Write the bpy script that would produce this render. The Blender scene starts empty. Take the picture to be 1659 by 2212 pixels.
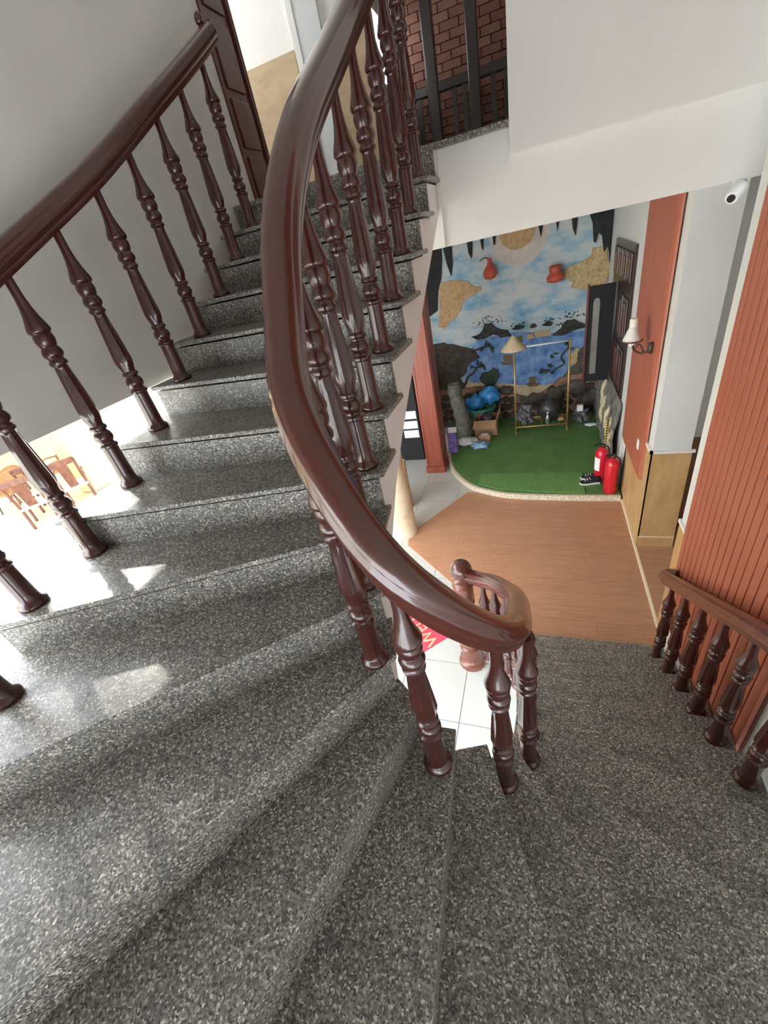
import bpy, math, random
from mathutils import Vector, Matrix
random.seed(7)
scene = bpy.context.scene
col = scene.collection
# ------------------------------------------------------------------ camera
cam_d = bpy.data.cameras.new('camera'); cam = bpy.data.objects.new('camera', cam_d); col.objects.link(cam)
RM = ((0.9356435487, 0.0022207291, -0.3529394050), (0.2918604884, -0.5671680380, 0.7701544497), (-0.1984656421, -0.8235991024, -0.5313152638))
cam.matrix_world = Matrix(((RM[0][0], -RM[0][1], -RM[0][2], 0), (RM[1][0], -RM[1][1], -RM[1][2], 0), (RM[2][0], -RM[2][1], -RM[2][2], 3.35), (0, 0, 0, 1)))
cam_d.sensor_fit = 'VERTICAL'; cam_d.sensor_height = 24.0; cam_d.lens = 886.4 / 2212 * 24.0
cam_d.clip_start = 0.02; cam_d.clip_end = 200
scene.camera = cam
# ------------------------------------------------------------------ light
w = bpy.data.worlds.new('world'); scene.world = w; w.use_nodes = True
bg = w.node_tree.nodes['Background']; bg.inputs[0].default_value = (0.90, 0.95, 1.0, 1); bg.inputs[1].default_value = 4.0
sd = bpy.data.lights.new('sun', 'SUN'); sd.energy = 0.75; sd.angle = math.radians(1.5); sd.color = (1.0, 0.95, 0.87)
sun = bpy.data.objects.new('sun', sd); col.objects.link(sun); sun.location = (-20, 12, 14)
sun.rotation_euler = Vector((0.767, -0.401, -0.5)).to_track_quat('-Z', 'Y').to_euler()
vs = scene.view_settings; vs.view_transform = 'Standard'; vs.look = 'None'; vs.gamma = 1.0; vs.exposure = 1.07
try: vs.use_curve_mapping = False
except Exception: pass
scene.cycles.max_bounces = 10; scene.cycles.diffuse_bounces = 6; scene.cycles.sample_clamp_indirect = 6.0

# ------------------------------------------------------------------ materials
def nodes_of(name):
    m = bpy.data.materials.new(name); m.use_nodes = True
    nt = m.node_tree; return m, nt, nt.nodes['Principled BSDF']
def coords(nt, scale=(1, 1, 1), rot=(0, 0, 0)):
    tc = nt.nodes.new('ShaderNodeTexCoord'); mp = nt.nodes.new('ShaderNodeMapping')
    mp.inputs['Scale'].default_value = scale; mp.inputs['Rotation'].default_value = rot
    nt.links.new(tc.outputs['Object'], mp.inputs['Vector']); return mp.outputs['Vector']
def ramp(nt, fac, stops):
    r = nt.nodes.new('ShaderNodeValToRGB'); e = r.color_ramp.elements
    e[0].position, e[0].color = stops[0][0], (*stops[0][1], 1); e[1].position, e[1].color = stops[-1][0], (*stops[-1][1], 1)
    for p, c in stops[1:-1]:
        x = e.new(p); x.color = (*c, 1)
    nt.links.new(fac, r.inputs[0]); return r.outputs[0]
def noise(nt, vec, scale, detail=4, rough=0.55):
    n = nt.nodes.new('ShaderNodeTexNoise'); n.inputs['Scale'].default_value = scale; n.inputs['Detail'].default_value = detail; n.inputs['Roughness'].default_value = rough
    nt.links.new(vec, n.inputs['Vector']); return n.outputs['Fac']
def bump(nt, bs, h, strength=0.2, dist=0.01):
    b = nt.nodes.new('ShaderNodeBump'); b.inputs['Strength'].default_value = strength; b.inputs['Distance'].default_value = dist
    nt.links.new(h, b.inputs['Height']); nt.links.new(b.outputs[0], bs.inputs['Normal'])
def plain(name, c, rough=0.6, var=0.12, scale=6, coat=0, metal=0, bstr=0, stretch=(1, 1, 1)):
    m, nt, bs = nodes_of(name)
    v = coords(nt, stretch); f = noise(nt, v, scale)
    lo = tuple(max(0, x * (1 - var)) for x in c); hi = tuple(min(1, x * (1 + var)) for x in c)
    nt.links.new(ramp(nt, f, [(0.3, lo), (0.7, hi)]), bs.inputs['Base Color'])
    bs.inputs['Roughness'].default_value = rough; bs.inputs['Metallic'].default_value = metal
    if coat: bs.inputs['Coat Weight'].default_value = coat; bs.inputs['Coat Roughness'].default_value = 0.08
    if bstr: bump(nt, bs, f, bstr)
    return m
def wood(name, dark, light, rough=0.4, stretch=(1, 12, 12), scale=3, coat=0, contrast=(0.3, 0.72)):
    m, nt, bs = nodes_of(name)
    v = coords(nt, stretch); f = noise(nt, v, scale, 6, 0.65)
    nt.links.new(ramp(nt, f, [(contrast[0], dark), (contrast[1], light)]), bs.inputs['Base Color'])
    bs.inputs['Roughness'].default_value = rough
    if coat: bs.inputs['Coat Weight'].default_value = coat; bs.inputs['Coat Roughness'].default_value = 0.06
    return m
def granite_mat(name='granite', gain=1.55):
    m, nt, bs = nodes_of(name); v = coords(nt)
    d = nt.nodes.new('ShaderNodeTexNoise'); d.inputs['Scale'].default_value = 60; nt.links.new(v, d.inputs['Vector'])
    ad = nt.nodes.new('ShaderNodeVectorMath'); ad.operation = 'MULTIPLY_ADD'; ad.inputs[1].default_value = (0.010,) * 3
    nt.links.new(d.outputs['Color'], ad.inputs[0]); nt.links.new(v, ad.inputs[2])
    vo = nt.nodes.new('ShaderNodeTexVoronoi'); vo.inputs['Scale'].default_value = 190; nt.links.new(ad.outputs[0], vo.inputs['Vector'])
    sp = nt.nodes.new('ShaderNodeSeparateColor'); nt.links.new(vo.outputs['Color'], sp.inputs[0])
    g = gain
    c1 = ramp(nt, sp.outputs[0], [(0.0, (0.028 * g, 0.029 * g, 0.029 * g)), (0.25, (0.072 * g, 0.072 * g, 0.069 * g)), (0.6, (0.128 * g, 0.125 * g, 0.117 * g)), (0.86, (0.20 * g, 0.193 * g, 0.176 * g)), (0.98, (0.40 * g, 0.385 * g, 0.345 * g))])
    f2 = noise(nt, v, 5, 3)
    c2 = ramp(nt, f2, [(0.3, (0.88, 0.86, 0.84)), (0.7, (1.16, 1.11, 1.06))])
    mx = nt.nodes.new('ShaderNodeMix'); mx.data_type = 'RGBA'; mx.blend_type = 'MULTIPLY'; mx.inputs[0].default_value = 1
    nt.links.new(c1, mx.inputs[6]); nt.links.new(c2, mx.inputs[7]); nt.links.new(mx.outputs[2], bs.inputs['Base Color'])
    rr = ramp(nt, noise(nt, v, 14, 4), [(0.35, (0.30,) * 3), (0.7, (0.46,) * 3)]); nt.links.new(rr, bs.inputs['Roughness'])
    bs.inputs['Specular IOR Level'].default_value = 0.5
    return m
def mural_sky():
    m, nt, bs = nodes_of('painted_sky'); v = coords(nt, (1, 1, 2.0)); f = noise(nt, v, 1.9, 7, 0.62)
    c = ramp(nt, f, [(0.30, (0.14, 0.31, 0.48)), (0.42, (0.27, 0.45, 0.58)), (0.50, (0.45, 0.54, 0.58)), (0.60, (0.58, 0.60, 0.59))])
    nt.links.new(c, bs.inputs['Base Color']); bs.inputs['Roughness'].default_value = 0.75; bump(nt, bs, noise(nt, v, 30), 0.15); return m
def painted(name, a, b, scale=6, bs_=0.3):
    m, nt, bs = nodes_of(name); v = coords(nt, (1, 1, 1)); f = noise(nt, v, scale, 6, 0.65)
    nt.links.new(ramp(nt, f, [(0.35, a), (0.66, b)]), bs.inputs['Base Color']); bs.inputs['Roughness'].default_value = 0.8; bump(nt, bs, f, bs_, 0.03); return m
def carpet():
    m, nt, bs = nodes_of('artificial_turf'); v = coords(nt); f = noise(nt, v, 90, 4, 0.7); f2 = noise(nt, v, 3, 3)
    a = ramp(nt, f, [(0.3, (0.075, 0.17, 0.045)), (0.7, (0.165, 0.34, 0.095))]); b = ramp(nt, f2, [(0.3, (0.8,) * 3), (0.7, (1.1,) * 3)])
    mx = nt.nodes.new('ShaderNodeMix'); mx.data_type = 'RGBA'; mx.blend_type = 'MULTIPLY'; mx.inputs[0].default_value = 1
    nt.links.new(a, mx.inputs[6]); nt.links.new(b, mx.inputs[7]); nt.links.new(mx.outputs[2], bs.inputs['Base Color'])
    bs.inputs['Roughness'].default_value = 0.95; bump(nt, bs, f, 0.8, 0.02); return m
def striped(name, a, b, scale):
    m, nt, bs = nodes_of(name); v = coords(nt); wv = nt.nodes.new('ShaderNodeTexWave'); wv.inputs['Scale'].default_value = scale; wv.bands_direction = 'Z'
    nt.links.new(v, wv.inputs['Vector']); nt.links.new(ramp(nt, wv.outputs['Fac'], [(0.45, a), (0.55, b)]), bs.inputs['Base Color']); return m
M = {}
M['granite'] = granite_mat()
M['rail'] = wood('mahogany_lacquer', (0.055, 0.011, 0.008), (0.095, 0.019, 0.011), 0.26, (1, 1, 1), 2.2, 0.7)
M['rail_lit'] = wood('mahogany_lacquer_lit', (0.10, 0.026, 0.016), (0.19, 0.058, 0.032), 0.3, (4, 4, 4), 5, 0.6)  # same mahogany as the other rails, stronger light put into the colour
M['bal'] = wood('turned_mahogany', (0.040, 0.008, 0.007), (0.070, 0.014, 0.010), 0.26, (2, 2, 1.0), 3, 0.6)
M['white'] = plain('white_paint', (0.80, 0.785, 0.75), 0.7, 0.03, 2)
M['white_cool'] = plain('white_paint_wall', (0.70, 0.715, 0.715), 0.7, 0.03, 2)
M['grey_wall'] = plain('pale_grey_plaster', (0.84, 0.83, 0.79), 0.8, 0.03, 2)
M['cream'] = plain('cream_paint', (0.80, 0.70, 0.52), 0.7, 0.05, 3)
M['tile'] = plain('white_floor_tile', (0.50, 0.51, 0.495), 0.3, 0.04, 2)
M['grout'] = plain('tile_grout', (0.22, 0.22, 0.215), 0.9)
M['patio_cream'] = plain('yellow_cream_paint', (0.66, 0.56, 0.33), 0.7, 0.05, 3)
M['patio'] = plain('pale_patio_tile', (0.72, 0.70, 0.60), 0.5, 0.06, 1)
M['plank'] = wood('laminate_plank', (0.36, 0.175, 0.10), (0.52, 0.285, 0.17), 0.38, (1.2, 16, 8), 3)
M['plank2'] = wood('laminate_plank_b', (0.40, 0.20, 0.115), (0.50, 0.27, 0.16), 0.38, (1.0, 12, 8), 4)
M['rust'] = wood('rust_red_panel', (0.36, 0.098, 0.056), (0.50, 0.165, 0.10), 0.45, (10, 10, 0.8), 3)
M['rust_col'] = wood('red_column_timber', (0.22, 0.050, 0.028), (0.34, 0.088, 0.05), 0.4, (10, 10, 0.8), 3)
M['rust_dark'] = plain('groove_backing', (0.10, 0.022, 0.012), 0.6)
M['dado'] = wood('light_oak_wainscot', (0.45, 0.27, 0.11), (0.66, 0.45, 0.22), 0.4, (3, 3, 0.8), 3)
M['dado_shaded'] = wood('shaded_wainscot', (0.16, 0.085, 0.05), (0.26, 0.14, 0.085), 0.4, (3, 3, 0.8), 3)  # wainscot in the niche, its shade put into the darker colour
M['turf'] = carpet()
M['turf2'] = plain('lighter_turf', (0.135, 0.29, 0.085), 0.95, 0.4, 90)
M['pebble'] = plain('white_pebble_kerb', (0.62, 0.55, 0.42), 0.8, 0.45, 55, bstr=0.8)
M['darkwood'] = wood('dark_brown_wood', (0.022, 0.009, 0.007), (0.055, 0.022, 0.015), 0.35, (8, 8, 1), 3, 0.3)
M['blackwood'] = wood('black_stained_timber', (0.010, 0.007, 0.007), (0.024, 0.014, 0.012), 0.3, (8, 8, 1), 3, 0.3)
M['doorwood'] = wood('red_brown_door', (0.07, 0.016, 0.011), (0.14, 0.034, 0.022), 0.35, (8, 8, 1), 3, 0.3)
M['black'] = plain('black_paint', (0.008, 0.008, 0.010), 0.7)
M['brick'] = plain('red_brick', (0.27, 0.12, 0.09), 0.85, 0.22, 9)
M['brick2'] = plain('red_brick_pale', (0.30, 0.145, 0.105), 0.85, 0.2, 9)
M['mortar'] = plain('dark_mortar', (0.06, 0.03, 0.022), 0.9)
M['red'] = plain('extinguisher_red', (0.62, 0.012, 0.03), 0.3, 0.05, coat=0.4)
M['mat'] = plain('red_mat', (0.66, 0.06, 0.11), 0.95, 0.25, 60, bstr=0.5)
M['gold'] = plain('gold_letter', (0.70, 0.42, 0.22), 0.7)
M['brass'] = plain('brass_tube', (0.55, 0.36, 0.13), 0.35, 0.1, metal=0.5)
M['straw'] = plain('straw_hat', (0.66, 0.54, 0.34), 0.8, 0.15, 30)
M['paper'] = plain('white_paper', (0.82, 0.82, 0.82), 0.8, 0.02)
M['card'] = plain('cardboard', (0.42, 0.26, 0.14), 0.85, 0.1, 8)
M['bluebag'] = plain('blue_plastic', (0.05, 0.30, 0.72), 0.3, 0.2, 12)
M['palecloth'] = plain('pale_blue_cloth', (0.30, 0.50, 0.78), 0.8, 0.4, 14)
M['whitecloth'] = plain('white_cloth', (0.75, 0.77, 0.80), 0.8, 0.15, 14)
M['greentub'] = plain('green_plastic', (0.10, 0.36, 0.26), 0.4)
M['purple'] = plain('purple_print', (0.20, 0.14, 0.42), 0.5, 0.6, 14)
M['greylog'] = painted('weathered_log', (0.10, 0.105, 0.085), (0.24, 0.24, 0.20), 9, 0.6)
M['greybag'] = plain('silver_black_bag', (0.12, 0.12, 0.13), 0.25, 0.9, 16)
M['darkbag'] = plain('black_bag', (0.03, 0.03, 0.033), 0.35, 0.3)
M['rockpaint'] = painted('painted_rock_wall', (0.07, 0.07, 0.07), (0.34, 0.33, 0.30), 7, 0.8)
M['creampaint'] = plain('cream_streak', (0.66, 0.56, 0.36), 0.8, 0.2, 20)
M['stone'] = painted('dark_stone', (0.022, 0.019, 0.017), (0.085, 0.065, 0.05), 10, 0.7)
M['stone2'] = painted('grey_stone', (0.05, 0.045, 0.038), (0.16, 0.13, 0.10), 10, 0.7)
M['pinkmortar'] = painted('pink_brown_mortar', (0.18, 0.10, 0.07), (0.36, 0.21, 0.15), 8, 0.4)
M['sky'] = mural_sky()
M['sea'] = painted('painted_sea', (0.05, 0.14, 0.42), (0.26, 0.42, 0.66), 5, 0.15)
M['sand'] = painted('painted_sand', (0.45, 0.34, 0.20), (0.62, 0.52, 0.36), 8, 0.2)
M['goldcloud'] = painted('textured_gold', (0.42, 0.28, 0.12), (0.72, 0.58, 0.34), 16, 0.9)
M['goldcloud_o'] = painted('textured_ochre', (0.46, 0.28, 0.13), (0.66, 0.45, 0.25), 14, 0.9)
M['halo'] = painted('painted_halo', (0.52, 0.46, 0.42), (0.68, 0.62, 0.58), 5, 0.1)
M['stal'] = painted('black_relief', (0.006, 0.008, 0.01), (0.03, 0.03, 0.032), 10, 0.5)
M['island'] = painted('painted_island', (0.010, 0.012, 0.014), (0.06, 0.065, 0.06), 14, 0.6)
M['foliage'] = painted('painted_foliage', (0.012, 0.03, 0.02), (0.05, 0.085, 0.05), 18, 0.4)
M['sail'] = painted('painted_sail', (0.10, 0.075, 0.03), (0.24, 0.18, 0.08), 12, 0.3)
M['hut'] = painted('painted_hut', (0.45, 0.34, 0.18), (0.60, 0.47, 0.28), 14, 0.3)
M['pot'] = plain('terracotta_pot', (0.50, 0.085, 0.05), 0.5, 0.2)
M['glass'] = plain('mirror_glass', (0.32, 0.38, 0.38), 0.12, 0.15, 4, metal=0.6)
M['shade'] = plain('white_fluted_glass', (0.80, 0.78, 0.74), 0.4)
M['iron'] = plain('brown_iron', (0.06, 0.03, 0.02), 0.45)
M['plastic'] = plain('white_plastic', (0.82, 0.83, 0.82), 0.4, 0.02)
M['stick'] = striped('yellow_black_stripes', (0.55, 0.42, 0.04), (0.03, 0.03, 0.02), 9)
M['rattan'] = plain('rattan', (0.38, 0.21, 0.10), 0.6, 0.25, 30)
M['redwood'] = wood('carved_red_wood', (0.10, 0.03, 0.02), (0.26, 0.10, 0.06), 0.35, (3, 3, 1), 4, 0.4)
M['marble'] = plain('pale_marble', (0.75, 0.76, 0.77), 0.25, 0.1, 4)
M['columnstone'] = painted('cream_marble_column', (0.56, 0.42, 0.27), (0.76, 0.64, 0.47), 4, 0.05)
M['tan'] = wood('tan_wainscot', (0.44, 0.31, 0.18), (0.60, 0.45, 0.28), 0.5, (2, 2, 5), 2)
M['print'] = plain('printed_notice', (0.70, 0.68, 0.70), 0.7, 0.2, 20)

# ------------------------------------------------------------------ mesh helpers
class MB:
    def __init__(s): s.v = []; s.f = []
    def add(s, vs, fs):
        o = len(s.v); s.v += [tuple(p) for p in vs]; s.f += [tuple(i + o for i in f) for f in fs]; return s
    def box(s, x0, x1, y0, y1, z0, z1):
        return s.add([(x0, y0, z0), (x1, y0, z0), (x1, y1, z0), (x0, y1, z0), (x0, y0, z1), (x1, y0, z1), (x1, y1, z1), (x0, y1, z1)],
                     [(0, 3, 2, 1), (4, 5, 6, 7), (0, 1, 5, 4), (1, 2, 6, 5), (2, 3, 7, 6), (3, 0, 4, 7)])
    def prism(s, poly, a, b, axis='z'):
        n = len(poly)
        mk = {'z': lambda p, t: (p[0], p[1], t), 'y': lambda p, t: (p[0], t, p[1]), 'x': lambda p, t: (t, p[0], p[1])}[axis]
        return s.add([mk(p, a) for p in poly] + [mk(p, b) for p in poly],
                     [tuple(range(n))[::-1], tuple(range(n, 2 * n))] + [(i, (i + 1) % n, n + (i + 1) % n, n + i) for i in range(n)])
    def lathe(s, prof, c=(0, 0, 0), seg=24, flute=None, cap=True):
        vs = []; n = len(prof)
        for r, z in prof:
            for i in range(seg):
                a = 2 * math.pi * i / seg; rr = r
                if flute and flute[0] <= z <= flute[1]: rr = r * (1 - flute[2] * (0.5 + 0.5 * math.cos(flute[3] * a)))
                vs.append((c[0] + rr * math.cos(a), c[1] + rr * math.sin(a), c[2] + z))
        fs = [(j * seg + i, j * seg + (i + 1) % seg, (j + 1) * seg + (i + 1) % seg, (j + 1) * seg + i) for j in range(n - 1) for i in range(seg)]
        if cap: fs += [tuple(range(seg))[::-1], tuple(range((n - 1) * seg, n * seg))]
        return s.add(vs, fs)
    def tube(s, path, r, seg=10, cap=True):
        P = [Vector(p) for p in path]; vs = []
        up = Vector((0.123, 0.4, 1)).normalized()
        for i, p in enumerate(P):
            t = (P[min(i + 1, len(P) - 1)] - P[max(i - 1, 0)]).normalized()
            if abs(t.dot(up)) > 0.97: u = t.cross(Vector((1, 0, 0))).normalized()
            else: u = t.cross(up).normalized()
            v = t.cross(u); rr = r[i] if isinstance(r, (list, tuple)) else r
            for k in range(seg):
                a = 2 * math.pi * k / seg; vs.append(p + u * math.cos(a) * rr + v * math.sin(a) * rr)
        n = len(P)
        fs = [(j * seg + i, j * seg + (i + 1) % seg, (j + 1) * seg + (i + 1) % seg, (j + 1) * seg + i) for j in range(n - 1) for i in range(seg)]
        if cap: fs += [tuple(range(seg))[::-1], tuple(range((n - 1) * seg, n * seg))]
        return s.add(vs, fs)
    def blob(s, c, rx, ry, rz, seed=0, amp=0.18, nu=14, nv=9, freq=2.3):
        from mathutils import noise as N
        vs = []
        for j in range(nv + 1):
            th = math.pi * j / nv
            for i in range(nu):
                ph = 2 * math.pi * i / nu
                d = Vector((math.sin(th) * math.cos(ph), math.sin(th) * math.sin(ph), math.cos(th)))
                k = 1 + amp * N.noise(d * freq + Vector((seed * 3.7, seed, -seed)))* 1.6
                vs.append((c[0] + rx * d.x * k, c[1] + ry * d.y * k, c[2] + rz * d.z * k))
        fs = [(j * nu + i, (j + 1) * nu + i, (j + 1) * nu + (i + 1) % nu, j * nu + (i + 1) % nu) for j in range(nv) for i in range(nu)]
        return s.add(vs, fs)
    def build(s, name, mat, parent=None, smooth=False, bevel=0, recenter=True, auto=None):
        v = s.v
        c = Vector((0, 0, 0))
        if recenter:
            xs, ys, zs = zip(*v); c = Vector(((min(xs) + max(xs)) / 2, (min(ys) + max(ys)) / 2, min(zs)))
        me = bpy.data.meshes.new(name); me.from_pydata([(p[0] - c.x, p[1] - c.y, p[2] - c.z) for p in v], [], s.f); me.update()
        import bmesh
        b = bmesh.new(); b.from_mesh(me); bmesh.ops.recalc_face_normals(b, faces=b.faces); b.to_mesh(me); b.free()
        if smooth:
            for p in me.polygons: p.use_smooth = True
            if auto is not None: me.set_sharp_from_angle(angle=math.radians(auto))
        me.materials.append(M[mat] if isinstance(mat, str) else mat)
        o = bpy.data.objects.new(name, me); col.objects.link(o); o.location = c
        if parent: attach(o, parent)
        if bevel:
            bm = o.modifiers.new('bevel', 'BEVEL'); bm.width = bevel; bm.segments = 2; bm.limit_method = 'ANGLE'
        return o
def attach(o, parent):
    o.parent = parent; L = Vector(parent.location); p = parent.parent
    while p: L += Vector(p.location) * 0; p = p.parent
    # parents are unrotated; keep world placement
    o.location = Vector(o.location) - world_loc(parent)
def world_loc(o):
    L = Vector(o.location); p = o.parent
    while p: L += Vector(p.location); p = p.parent
    return L
def thing(name, loc, label, cat, group=None):
    e = bpy.data.objects.new(name, None); e.empty_display_size = 0.1; col.objects.link(e); e.location = loc
    return tag(e, label, cat, group)
def tag(o, label, cat, group=None):
    o['label'] = label; o['category'] = cat
    if group: o['group'] = group
    return o
def struct(o, label=None, cat=None):
    o['kind'] = 'structure'
    if label: o['label'] = label
    if cat: o['category'] = cat
    return o
def inst(src, name, loc, parent=None):
    o = bpy.data.objects.new(name, src); col.objects.link(o); o.location = loc
    if parent: attach(o, parent)
    return o
def box(name, mat, b, parent=None, bevel=0): return MB().box(*b).build(name, mat, parent, bevel=bevel)

# ------------------------------------------------------------------ setting: floors
R_ = 0.165
def lev(k): return (10 + k) * R_
floor = struct(box('floor', 'grout', (-3.3, 2.4, -2.2, 8.5, -0.06, -0.004)), 'white glazed tile floor of the lower hall', 'floor')
TS = 0.56
tile_me = {}
for i in range(-5, 3):
    for j in range(-1, 13):
        x0 = -0.61 + i * TS; y0 = 1.80 + (j - 2) * TS
        if x0 < -3.3 or x0 + TS > 1.4 or y0 + TS > 8.4 or y0 < -0.9: continue
        if (TS,) not in tile_me:
            o = MB().box(x0 + 0.003, x0 + TS - 0.003, y0 + 0.003, y0 + TS - 0.003, -0.02, 0.0).build('tile', 'tile', floor); tile_me[(TS,)] = o.data
        else: inst(tile_me[(TS,)], 'tile', (x0 + TS / 2, y0 + TS / 2, -0.02), floor)
patio = struct(box('floor_patio', 'patio', (-24, -3.3, -14, 20, -0.06, -0.01)), 'pale sunlit patio paving seen under the stairs', 'patio floor')
# laminate planks clipped to the laminate outline
def clip(poly, a, b):
    out = []
    def side(p): return (b[0] - a[0]) * (p[1] - a[1]) - (b[1] - a[1]) * (p[0] - a[0])
    for i in range(len(poly)):
        p, q = poly[i], poly[(i + 1) % len(poly)]; sp, sq = side(p), side(q)
        if sp >= 0: out.append(p)
        if (sp >= 0) != (sq >= 0):
            t = sp / (sp - sq); out.append((p[0] + t * (q[0] - p[0]), p[1] + t * (q[1] - p[1])))
    return out
wood_poly = [(-0.10, 2.62), (1.02, 2.62), (1.02, 5.30), (-1.02, 5.38), (-1.68, 4.30), (-1.63, 4.06)]
lam = struct(MB().prism(wood_poly, 0.001, 0.006).build('floor_laminate', 'plank2'), 'reddish brown laminate floor in front of the turf', 'wood floor')
PW = 0.19
for j in range(0, 16):
    y0 = 2.62 + j * PW; x = -1.9 - random.random() * 0.9
    while x < 1.02:
        x1 = x + 1.25
        p = [(x + 0.001, y0 + 0.0008), (x1 - 0.001, y0 + 0.0008), (x1 - 0.001, y0 + PW - 0.0008), (x + 0.001, y0 + PW - 0.0008)]
        for a, b in zip(wood_poly, wood_poly[1:] + wood_poly[:1]):
            p = clip(p, a, b)
            if len(p) < 3: break
        if len(p) >= 3: MB().prism(p, 0.006, 0.0115 + random.random() * 0.0004).build('plank', random.choice(['plank', 'plank', 'plank2']), lam)
        x = x1

# ------------------------------------------------------------------ setting: walls
struct(box('wall_left', 'grey_wall', (-2.16, -2.03, -2.2, 3.40, 2.965, 6.6)), 'grey plaster wall above the open side of the stairs', 'wall')
struct(box('wall_back', 'white', (-2.16, 1.5, -2.3, -2.2, 2.2, 6.6)), 'plain wall behind the stairs', 'wall')
struct(box('wall_right', 'white_cool', (1.02, 2.4, -2.2, 3.03, 0, 6.6)), 'white wall beside the lower flight', 'wall')
struct(box('wall_right_pier', 'white_cool', (1.03, 1.34, 4.15, 8.2, 0, 3.269)), 'white wall and pier of the hall beyond the niche', 'wall')
struct(box('wall_niche', 'white_cool', (1.34, 2.4, 4.50, 4.62, 0, 3.27)), 'white back wall of the niche', 'wall')
struct(box('wall_niche_side', 'white_cool', (2.28, 2.4, 3.03, 4.50, 0, 3.27)), 'white side wall deep inside the niche', 'wall')
struct(box('ceiling', 'white', (-6.6, 2.4, 3.20, 8.4, 3.27, 3.775)), 'white concrete slab edge above the hall', 'ceiling slab')  # left end carried on out of view to block sun from the hall
struct(box('wall_upper', 'white', (-0.155, 1.02, 3.08, 3.20, 3.64, 6.6)), 'white wall hanging in front of the slab edge', 'wall')
struct(box('ceiling_top', 'white', (-2.7, 1.5, -2.2, 6.2, 6.6, 6.75)), 'white ceiling over the stairwell', 'ceiling')
struct(box('wall_mural', 'white', (-3.3, 1.5, 8.201, 8.4, 0, 3.27)), 'end wall that carries the mural', 'wall')
struct(box('wall_hall_sun_block', 'white', (-3.4, -3.2, 5.0, 8.4, 0, 3.27)), 'side wall added behind the red column to block sun from the hall', 'wall')  # added to keep direct sun off the hall floor
struct(box('landing', 'white', (-2.16, -0.575, 3.168, 3.20, 3.27, 3.765)), 'white edge of the upper landing', 'landing')
struct(box('floor_upper', 'granite', (-3.5, 1.5, 3.15, 6.2, 3.765, 3.795)), 'granite floor of the upper landing', 'floor')
struct(box('wall_sun_block', 'white', (-6.6, -3.5, 3.20, 3.32, 3.775, 4.75)), 'unseen wall added on the slab to block sun from the lower stairs', 'wall')  # added out of view, stops sun that clears the slab edge
# upper landing walls
wl = struct(box('wall_landing', 'white', (-3.4, -1.22, 4.5, 4.62, 3.795, 6.6)), 'cream wall at the back of the upper landing', 'wall')
box('dado_panel', 'tan', (-3.3, -1.87, 4.475, 4.5, 3.795, 4.815), wl); box('dado_panel', 'tan', (-1.56, -1.22, 4.475, 4.5, 3.795, 4.815), wl)
d1 = struct(box('bright_strip', 'white_cool', (-1.80, -1.60, 4.46, 4.50, 3.795, 5.9)), 'narrow white panel for the bright window strip on the upper landing', 'door')  # white panel put in for a bright window strip
box('strip_frame', 'white', (-1.85, -1.80, 4.45, 4.50, 3.795, 5.95), d1)
d2 = struct(box('door_2', 'doorwood', (-2.07, -2.02, 3.475, 3.845, 3.795, 5.9)), 'red brown panelled wooden door at the top of the stairs', 'door')
for z0, z1 in ((3.86, 4.10), (4.15, 4.42), (4.47, 4.80), (4.86, 5.2), (5.26, 5.75)):
    box('panel', 'doorwood', (-2.02, -2.008, 3.53, 3.76, z0, z1), d2, bevel=0.006)
for y in (3.80, 3.825): box('moulding', 'doorwood', (-2.02, -2.0, y, y + 0.012, 3.795, 5.9), d2)
t1 = struct(box('trim_1', 'white', (-2.14, -2.03, 3.40, 3.47, 3.795, 6.6)), 'white door jamb at the top of the stairs', 'trim')
struct(box('landing_light_block', 'white', (-3.5, -3.4, 3.2, 4.62, 3.795, 4.9)), 'unseen low wall added to cut the light on the upper landing', 'wall')  # added out of view to darken the landing, gap above lets some light in
struct(box('landing_light_block_head', 'white', (-3.5, -3.4, 3.2, 4.62, 5.7, 6.6)), 'unseen wall added over the light gap beside the upper landing', 'wall')  # upper half of the added light-cutting wall
struct(box('wall_landing_front', 'white', (-3.4, -2.16, 3.2, 3.32, 3.795, 6.6)), 'wall closing the front of the upper landing', 'wall')
struct(box('upper_light_block', 'white', (-1.62, -1.5, 4.62, 6.2, 3.795, 4.75)), 'unseen side wall added to dim the upstairs room', 'wall')  # added out of view to keep daylight off the bricks
struct(box('wall_upper_right', 'white', (1.02, 1.5, 3.2, 6.2, 3.795, 6.6)), 'right wall of the upstairs room', 'wall')
struct(box('upper_light_block_head', 'white', (-1.62, -1.5, 4.62, 6.2, 5.25, 6.6)), 'unseen wall over a gap added to light the upstairs room', 'wall')  # gap beneath is made up to let some light upstairs
# brick wall on the upper floor
wb = struct(box('wall_brick', 'mortar', (-1.5, 1.4, 6.02, 6.2, 3.795, 6.6)), 'red brick wall behind a dark timber frame upstairs', 'brick wall')
bm1 = None; bw, bh = 0.185, 0.062
for r in range(0, 26):
    z = 4.02 + r * 0.0695; x = -1.32 - (0.095 if r % 2 else 0)
    while x < 0.0:
        if bm1 is None:
            a = MB().box(x, x + bw, 5.995, 6.03, z, z + bh).build('brick', 'brick', wb, bevel=0.006)
            b = MB().box(x, x + bw, 5.995, 6.03, z, z + bh).build('brick', 'brick2', wb, bevel=0.006); bm1 = [a.data, b.data]; bpy.data.objects.remove(b)
        else:
            o = inst(random.choice(bm1), 'brick', (x + bw / 2, 6.0125 + random.uniform(-0.004, 0.004), z), wb)
        x += 0.195
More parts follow.
